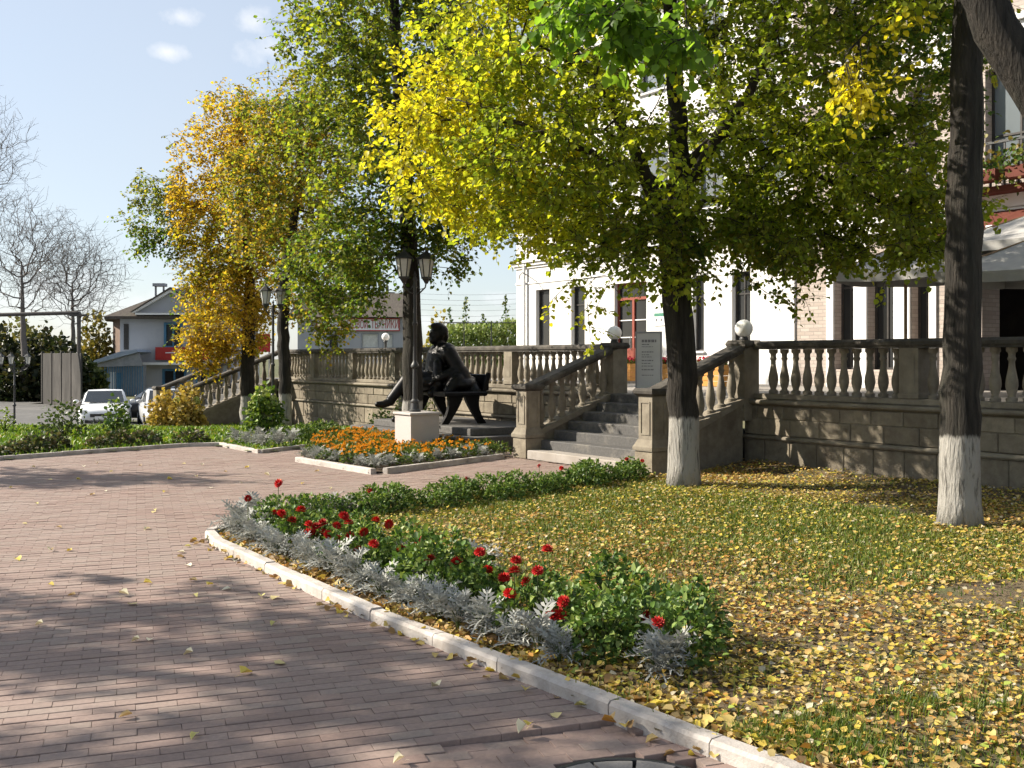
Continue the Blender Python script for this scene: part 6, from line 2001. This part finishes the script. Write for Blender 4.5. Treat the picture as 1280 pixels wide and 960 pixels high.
def bedgrid(poly, step):
    xs = np.arange(-4.5, 1.2, step)
    for yy in np.arange(15, 23, step):
        for xx in xs + g.uniform(-.02, .02): yield xx + g.normal(0, .025), yy + g.normal(0, .025)
def edge_d(p, a, b):
    a = np.array(a); b = np.array(b); t = np.clip(np.dot(p - a, b - a) / np.dot(b - a, b - a), 0, 1)
    return np.linalg.norm(p - a - t * (b - a))
for (x, y) in bedgrid(MBED, .235):
    p = np.array((x, y))
    if not inpoly(np.array([x]), np.array([y]), MBED)[0]: continue
    rel = (p - PEDC); rl = np.array((rel @ E1, rel @ E2))
    if abs(rl[0]) < .38 and abs(rl[1]) < .38: continue
    if np.hypot(x + 1.93, y - 19.93) < .4: continue
    ed = min(edge_d(p, MBED[0], MBED[1]), edge_d(p, MBED[1], MBED[2]))
    if ed < .13: continue
    if ed < .42 and g.uniform() < .7:
        miller(x, y, .03, g.uniform(.9, 1.2), 'silver-grey dusty miller edging the orange marigold bed', 'dusty miller around the marigolds')
        continue
    t = empty('marigold_plant', (x, y, .03), g.uniform(0, 6.28), 'orange marigold plant in the bed around the lamp pedestal', 'marigold', 'marigolds around the lamp pedestal')
    sc = g.uniform(.9, 1.25); t.scale = (sc, sc, sc)
    inst('foliage', MAG[int(g.integers(0, 3))], t)
    if g.uniform() < .72: tag(inst('flowers', MAF[int(g.integers(0, 4))], t), kind='stuff')

# ---- left bed: low hedge plants, roses, hydrangea, yellow shrub
HEDG = [bush_mesh(600 + i, .32, .26, 260, (.05, .085), [(0.022, .04, .014), (.04, .065, .02), (.07, .09, .03), (.11, .085, .05), (.2, .18, .1)], M['shrub_leaf']) for i in range(3)]
def along_poly(pts, step):
    pts = [np.array(p, float) for p in pts]
    tot = sum(np.linalg.norm(pts[i + 1] - pts[i]) for i in range(len(pts) - 1)); s = 0
    while s < tot:
        yield along(pts, s); s += step * g.uniform(.85, 1.15)
for (p, d) in along_poly([(-12.5, 17.2), (-10.5, 16.95), (-8.9, 17.75), (-7.2, 19.85), (-6.1, 20.95)], .42):
    nrm = np.array((-d[1], d[0]))
    if g.uniform() < .25: continue
    q = p + nrm * (.42 + g.normal(0, .12))
    t = empty('hedge_plant', (q[0], q[1], .0), g.uniform(0, 6.28), 'dark low bush in the hedge along the left kerb, ' + ORD[cnt4[0]] + ' from the left', 'bush', 'low bushes along the left kerb')
    sc = g.uniform(.8, 1.15); t.scale = (sc, sc, sc * g.uniform(.75, 1.1))
    cnt4[0] += 1
    inst('foliage', HEDG[int(g.integers(0, 3))], t); inst('stems', DST[1], t, scale=(1.4, 1.4, 1))
for i, (x, y) in enumerate(((-5.6, 20.9), (-5.3, 20.6), (-5.0, 20.2), (-4.75, 19.75), (-4.5, 19.9), (-4.35, 20.3), (-5.2, 21.2), (-4.8, 21.0))):
    miller(x, y, .03, g.uniform(1.3, 1.7), 'silver-grey dusty miller in the pointed bed left of the plinth', 'dusty miller left of the plinth')
for i, (x, y) in enumerate(((-4.3, 21.0), (-4.0, 21.2), (-4.5, 21.5), (-4.15, 21.7), (-3.85, 21.8), (-4.9, 21.8), (-4.5, 22.2))):
    dahlia(x, y, .03, False, [], 'leafy green bush in the pointed bed left of the plinth', 'bushes left of the plinth')
def shrub(base, n, r, h_, leaf, cols, label, name='shrub', seed=1, stems=9, heads=0, low=.1, tm=LEAF6, shape=None, group=None):
    t = empty(name, base, 0, label, 'shrub', group)
    g = np.random.default_rng(seed)
    d = unit(g.normal(size=(n, 3))); d[:, 2] = np.abs(d[:, 2]) * 1.0
    rad = g.uniform(.15, 1, n) ** .45
    wob = 1 + .30 * snoise(d, 2.2, seed)
    P0 = d * (rad * wob)[:, None] * np.array((r, r, h_)) + np.array((0, 0, low))
    P0 += g.normal(0, .03, P0.shape)
    inst('foliage', leaf_mesh('foliage', P0, d * .6 + g.normal(0, .6, (n, 3)), g.normal(0, .5, (n, 3)) + (0, 0, .6), g.uniform(*leaf, n), palette(g.uniform(0, 1, n), cols) * g.uniform(.75, 1.15, (n, 1)), M['shrub_leaf'], tm), t)
    b = MB()
    for i in range(stems):
        q = P0[int(g.integers(0, n))]
        b.tube([(0, 0, -.05), (q[0] * .4, q[1] * .4, q[2] * .55), tuple(q)], [.018 * h_ + .004, .012 * h_ + .003, .005], 4)
    b.build('stems', M['twig'], t)
    for i in range(heads):
        a = g.uniform(0, 6.28); e_ = g.uniform(.5, 1.45)
        c = Vector((math.cos(a) * math.cos(e_) * r * 1.02, math.sin(a) * math.cos(e_) * r * 1.02 - .03, math.sin(e_) * h_ * 1.0 + low))
        m_ = 46
        pd = unit(g.normal(size=(m_, 3)))
        inst('flower_head', leaf_mesh('flower_head', pd * .07 * np.array((1, 1, .8)), g.normal(0, 1, (m_, 3)), pd, g.uniform(.035, .055, m_), palette(g.uniform(0, 1, m_), [(.34, .42, .12), (.5, .55, .22), (.42, .46, .16)]), M['shrub_leaf']), t, c)
    return t
shrub((-5.55, 23.2, 0.0), 900, .42, .92, (.07, .12), [(.03, .06, .015), (.05, .10, .02), (.12, .2, .03), (.28, .36, .06)], 'green hydrangea with pale green flower heads beside the street lamp', 'hydrangea', 701, 10, 16)
ys_c = [(.20, .15, .04), (.42, .30, .07), (.55, .42, .12), (.50, .33, .10), (.25, .22, .05)]
q = P(205, 534, 27.2)
shrub((q[0], 27.2, float(left_z(q[0], 27.2))), 700, .42, .80, (.08, .13), ys_c, 'yellow-brown shrub left of its twin before the far stair', 'shrub', 702, 9)
q = P(236, 534, 27.0)
shrub((q[0], 27.0, float(left_z(q[0], 27.0))), 800, .42, .92, (.08, .13), ys_c, 'taller yellow-brown shrub before the far stair post', 'shrub', 703, 9, 4)
q = P(146, 548, 23.0)
shrub((q[0], 23.0, 0.0), 330, .34, .85, (.06, .1), [(.04, .09, .02), (.09, .16, .03), (.2, .25, .05)], 'thin rose bush with light leaves in front of the white car', 'rose_bush', 704, 14)
q = P(80, 546, 22.5)
shrub((q[0], 22.5, 0.0), 420, .5, .62, (.05, .09), [(.03, .06, .02), (.06, .09, .03), (.1, .13, .04)], 'grey-green rose bush left of the white car', 'rose_bush', 705, 16)
q = P(6, 530, 24)
shrub((q[0], 24, 0.0), 120, .2, .5, (.05, .08), [(.1, .17, .03), (.2, .25, .05)], 'small upright sprig near the three-lantern lamp', 'rose_bush', 706, 8)

# ---- far greenery
def far_bush(px, py_top, py_bot, wpx, Y, cols, label, seed, n=1500, leaf=(.22, .42)):
    x = (px - 640) * Y / F
    zb = float(gz(x, Y)) - .2
    zt = zat(py_top, Y)
    shrub((x, Y, zb), n, wpx * Y / F / 2, (zt - zb) / 1.05, leaf, cols, label, 'bush', seed, 8, 0, .2, LEAF4 if False else LEAF6, None, 'far greenery')
DK = [(.012, .02, .010), (.022, .034, .014), (.045, .05, .02), (.075, .065, .025)]
far_bush(10, 400, 490, 95, 66, DK, 'dark green bushy tree at the left edge under the pipe', 801, 2200)
far_bush(62, 412, 490, 85, 67, DK, 'dark green bush above the concrete fence', 802, 2000)
far_bush(30, 440, 490, 90, 64.5, DK, 'lower dark bush beside the road at the left', 803, 1500)
far_bush(88, 430, 490, 50, 63, DK, 'dark bush next to the fence end', 804, 1000)
far_bush(120, 402, 470, 52, 80, [(.08, .09, .02), (.2, .17, .04), (.3, .22, .05), (.12, .13, .03)], 'yellowing bush between the pipe and the house', 805, 1600)
far_bush(115, 452, 500, 40, 66, [(.03, .05, .015), (.07, .1, .03), (.16, .17, .04)], 'green climber patch beside the lean-to', 806, 900)
far_bush(30, 385, 440, 130, 84, [(.12, .13, .04), (.2, .17, .05), (.1, .12, .04)], 'pale yellow-green tree belt behind the leafless trees', 807, 1500)
far_bush(545, 398, 440, 40, 58, [(.25, .2, .04), (.4, .3, .05), (.16, .17, .04)], 'yellowing bush between the dense trunk and the statue head', 808, 900, (.15, .28))
# pale green hedge bank behind the statue
gg = np.random.default_rng(900)
n_ = 9000
hx = gg.uniform((540 - 640) * 57 / F, (700 - 640) * 57 / F, n_); hy = gg.uniform(56, 58.5, n_)
hz_ = gg.uniform(-1, 1, n_); top_ = zat(407, 57) + .25 * snoise(np.stack([hx, hy, 0 * hx], 1), 1.6, 4)
hz_ = -1 + (top_ + 1) * np.sqrt(gg.uniform(0, 1, n_))
o = inst('hedge', leaf_mesh('hedge', np.stack([hx, hy, hz_], 1), gg.normal(0, .5, (n_, 3)) + (0, 0, .8), gg.normal(0, 1, (n_, 3)) + (-.6, -.5, .2), gg.uniform(.15, .3, n_), palette(gg.uniform(0, 1, n_), [(.12, .18, .05), (.2, .27, .07), (.28, .33, .10), (.17, .2, .06)]), M['shrub_leaf'], LANCE6))
tag(o, 'pale green overgrown hedge bank behind the statue and wire fence', 'hedge', kind='stuff')
for i, (px, pt_, lab) in enumerate(((562, 385, 'thin sapling above the hedge nearest the statue head'), (582, 372, 'thin sapling above the hedge in the middle'), (632, 368, 'thin sapling above the hedge beside the white building'), (604, 392, 'shortest thin sapling above the hedge'))):
    Y = 58.5
    q = P(px, pt_, Y); h_ = q[2] + 1
    t = empty('sapling', (q[0], Y, -1), 0, lab, 'sapling', 'saplings above the hedge')
    MB().tube([(0, 0, 0), (.05, 0, h_ * .6), (0, 0, h_)], [.05, .03, .01], 5).build('trunk', M['twig'], t)
    m_ = 150
    zz = gg.uniform(.4, 1, m_); rr_ = .55 * (1.05 - zz)
    PP = np.stack([gg.normal(0, 1, m_) * rr_, gg.normal(0, 1, m_) * rr_, zz * h_], 1)
    inst('crown', leaf_mesh('crown', PP, gg.normal(0, 1, (m_, 3)), gg.normal(0, 1, (m_, 3)), gg.uniform(.1, .18, m_), palette(gg.uniform(0, 1, m_), [DG, GR, OL]), M['shrub_leaf']), t)
# ivy and weeds at the wall foot left of the plinth
shrub(Tw(-6.6, -.45, -.05), 420, .5, .8, (.05, .09), [(.05, .08, .03), (.1, .13, .05), (.2, .2, .09)], 'thin climber growing on the wall left of the plinth', 'climber', 707, 10)
shrub(Tw(-8.2, -.5, -.08), 260, .4, .45, (.05, .09), [(.05, .08, .03), (.1, .13, .05)], 'low weeds at the wall foot behind the hydrangea', 'weed', 708, 8)
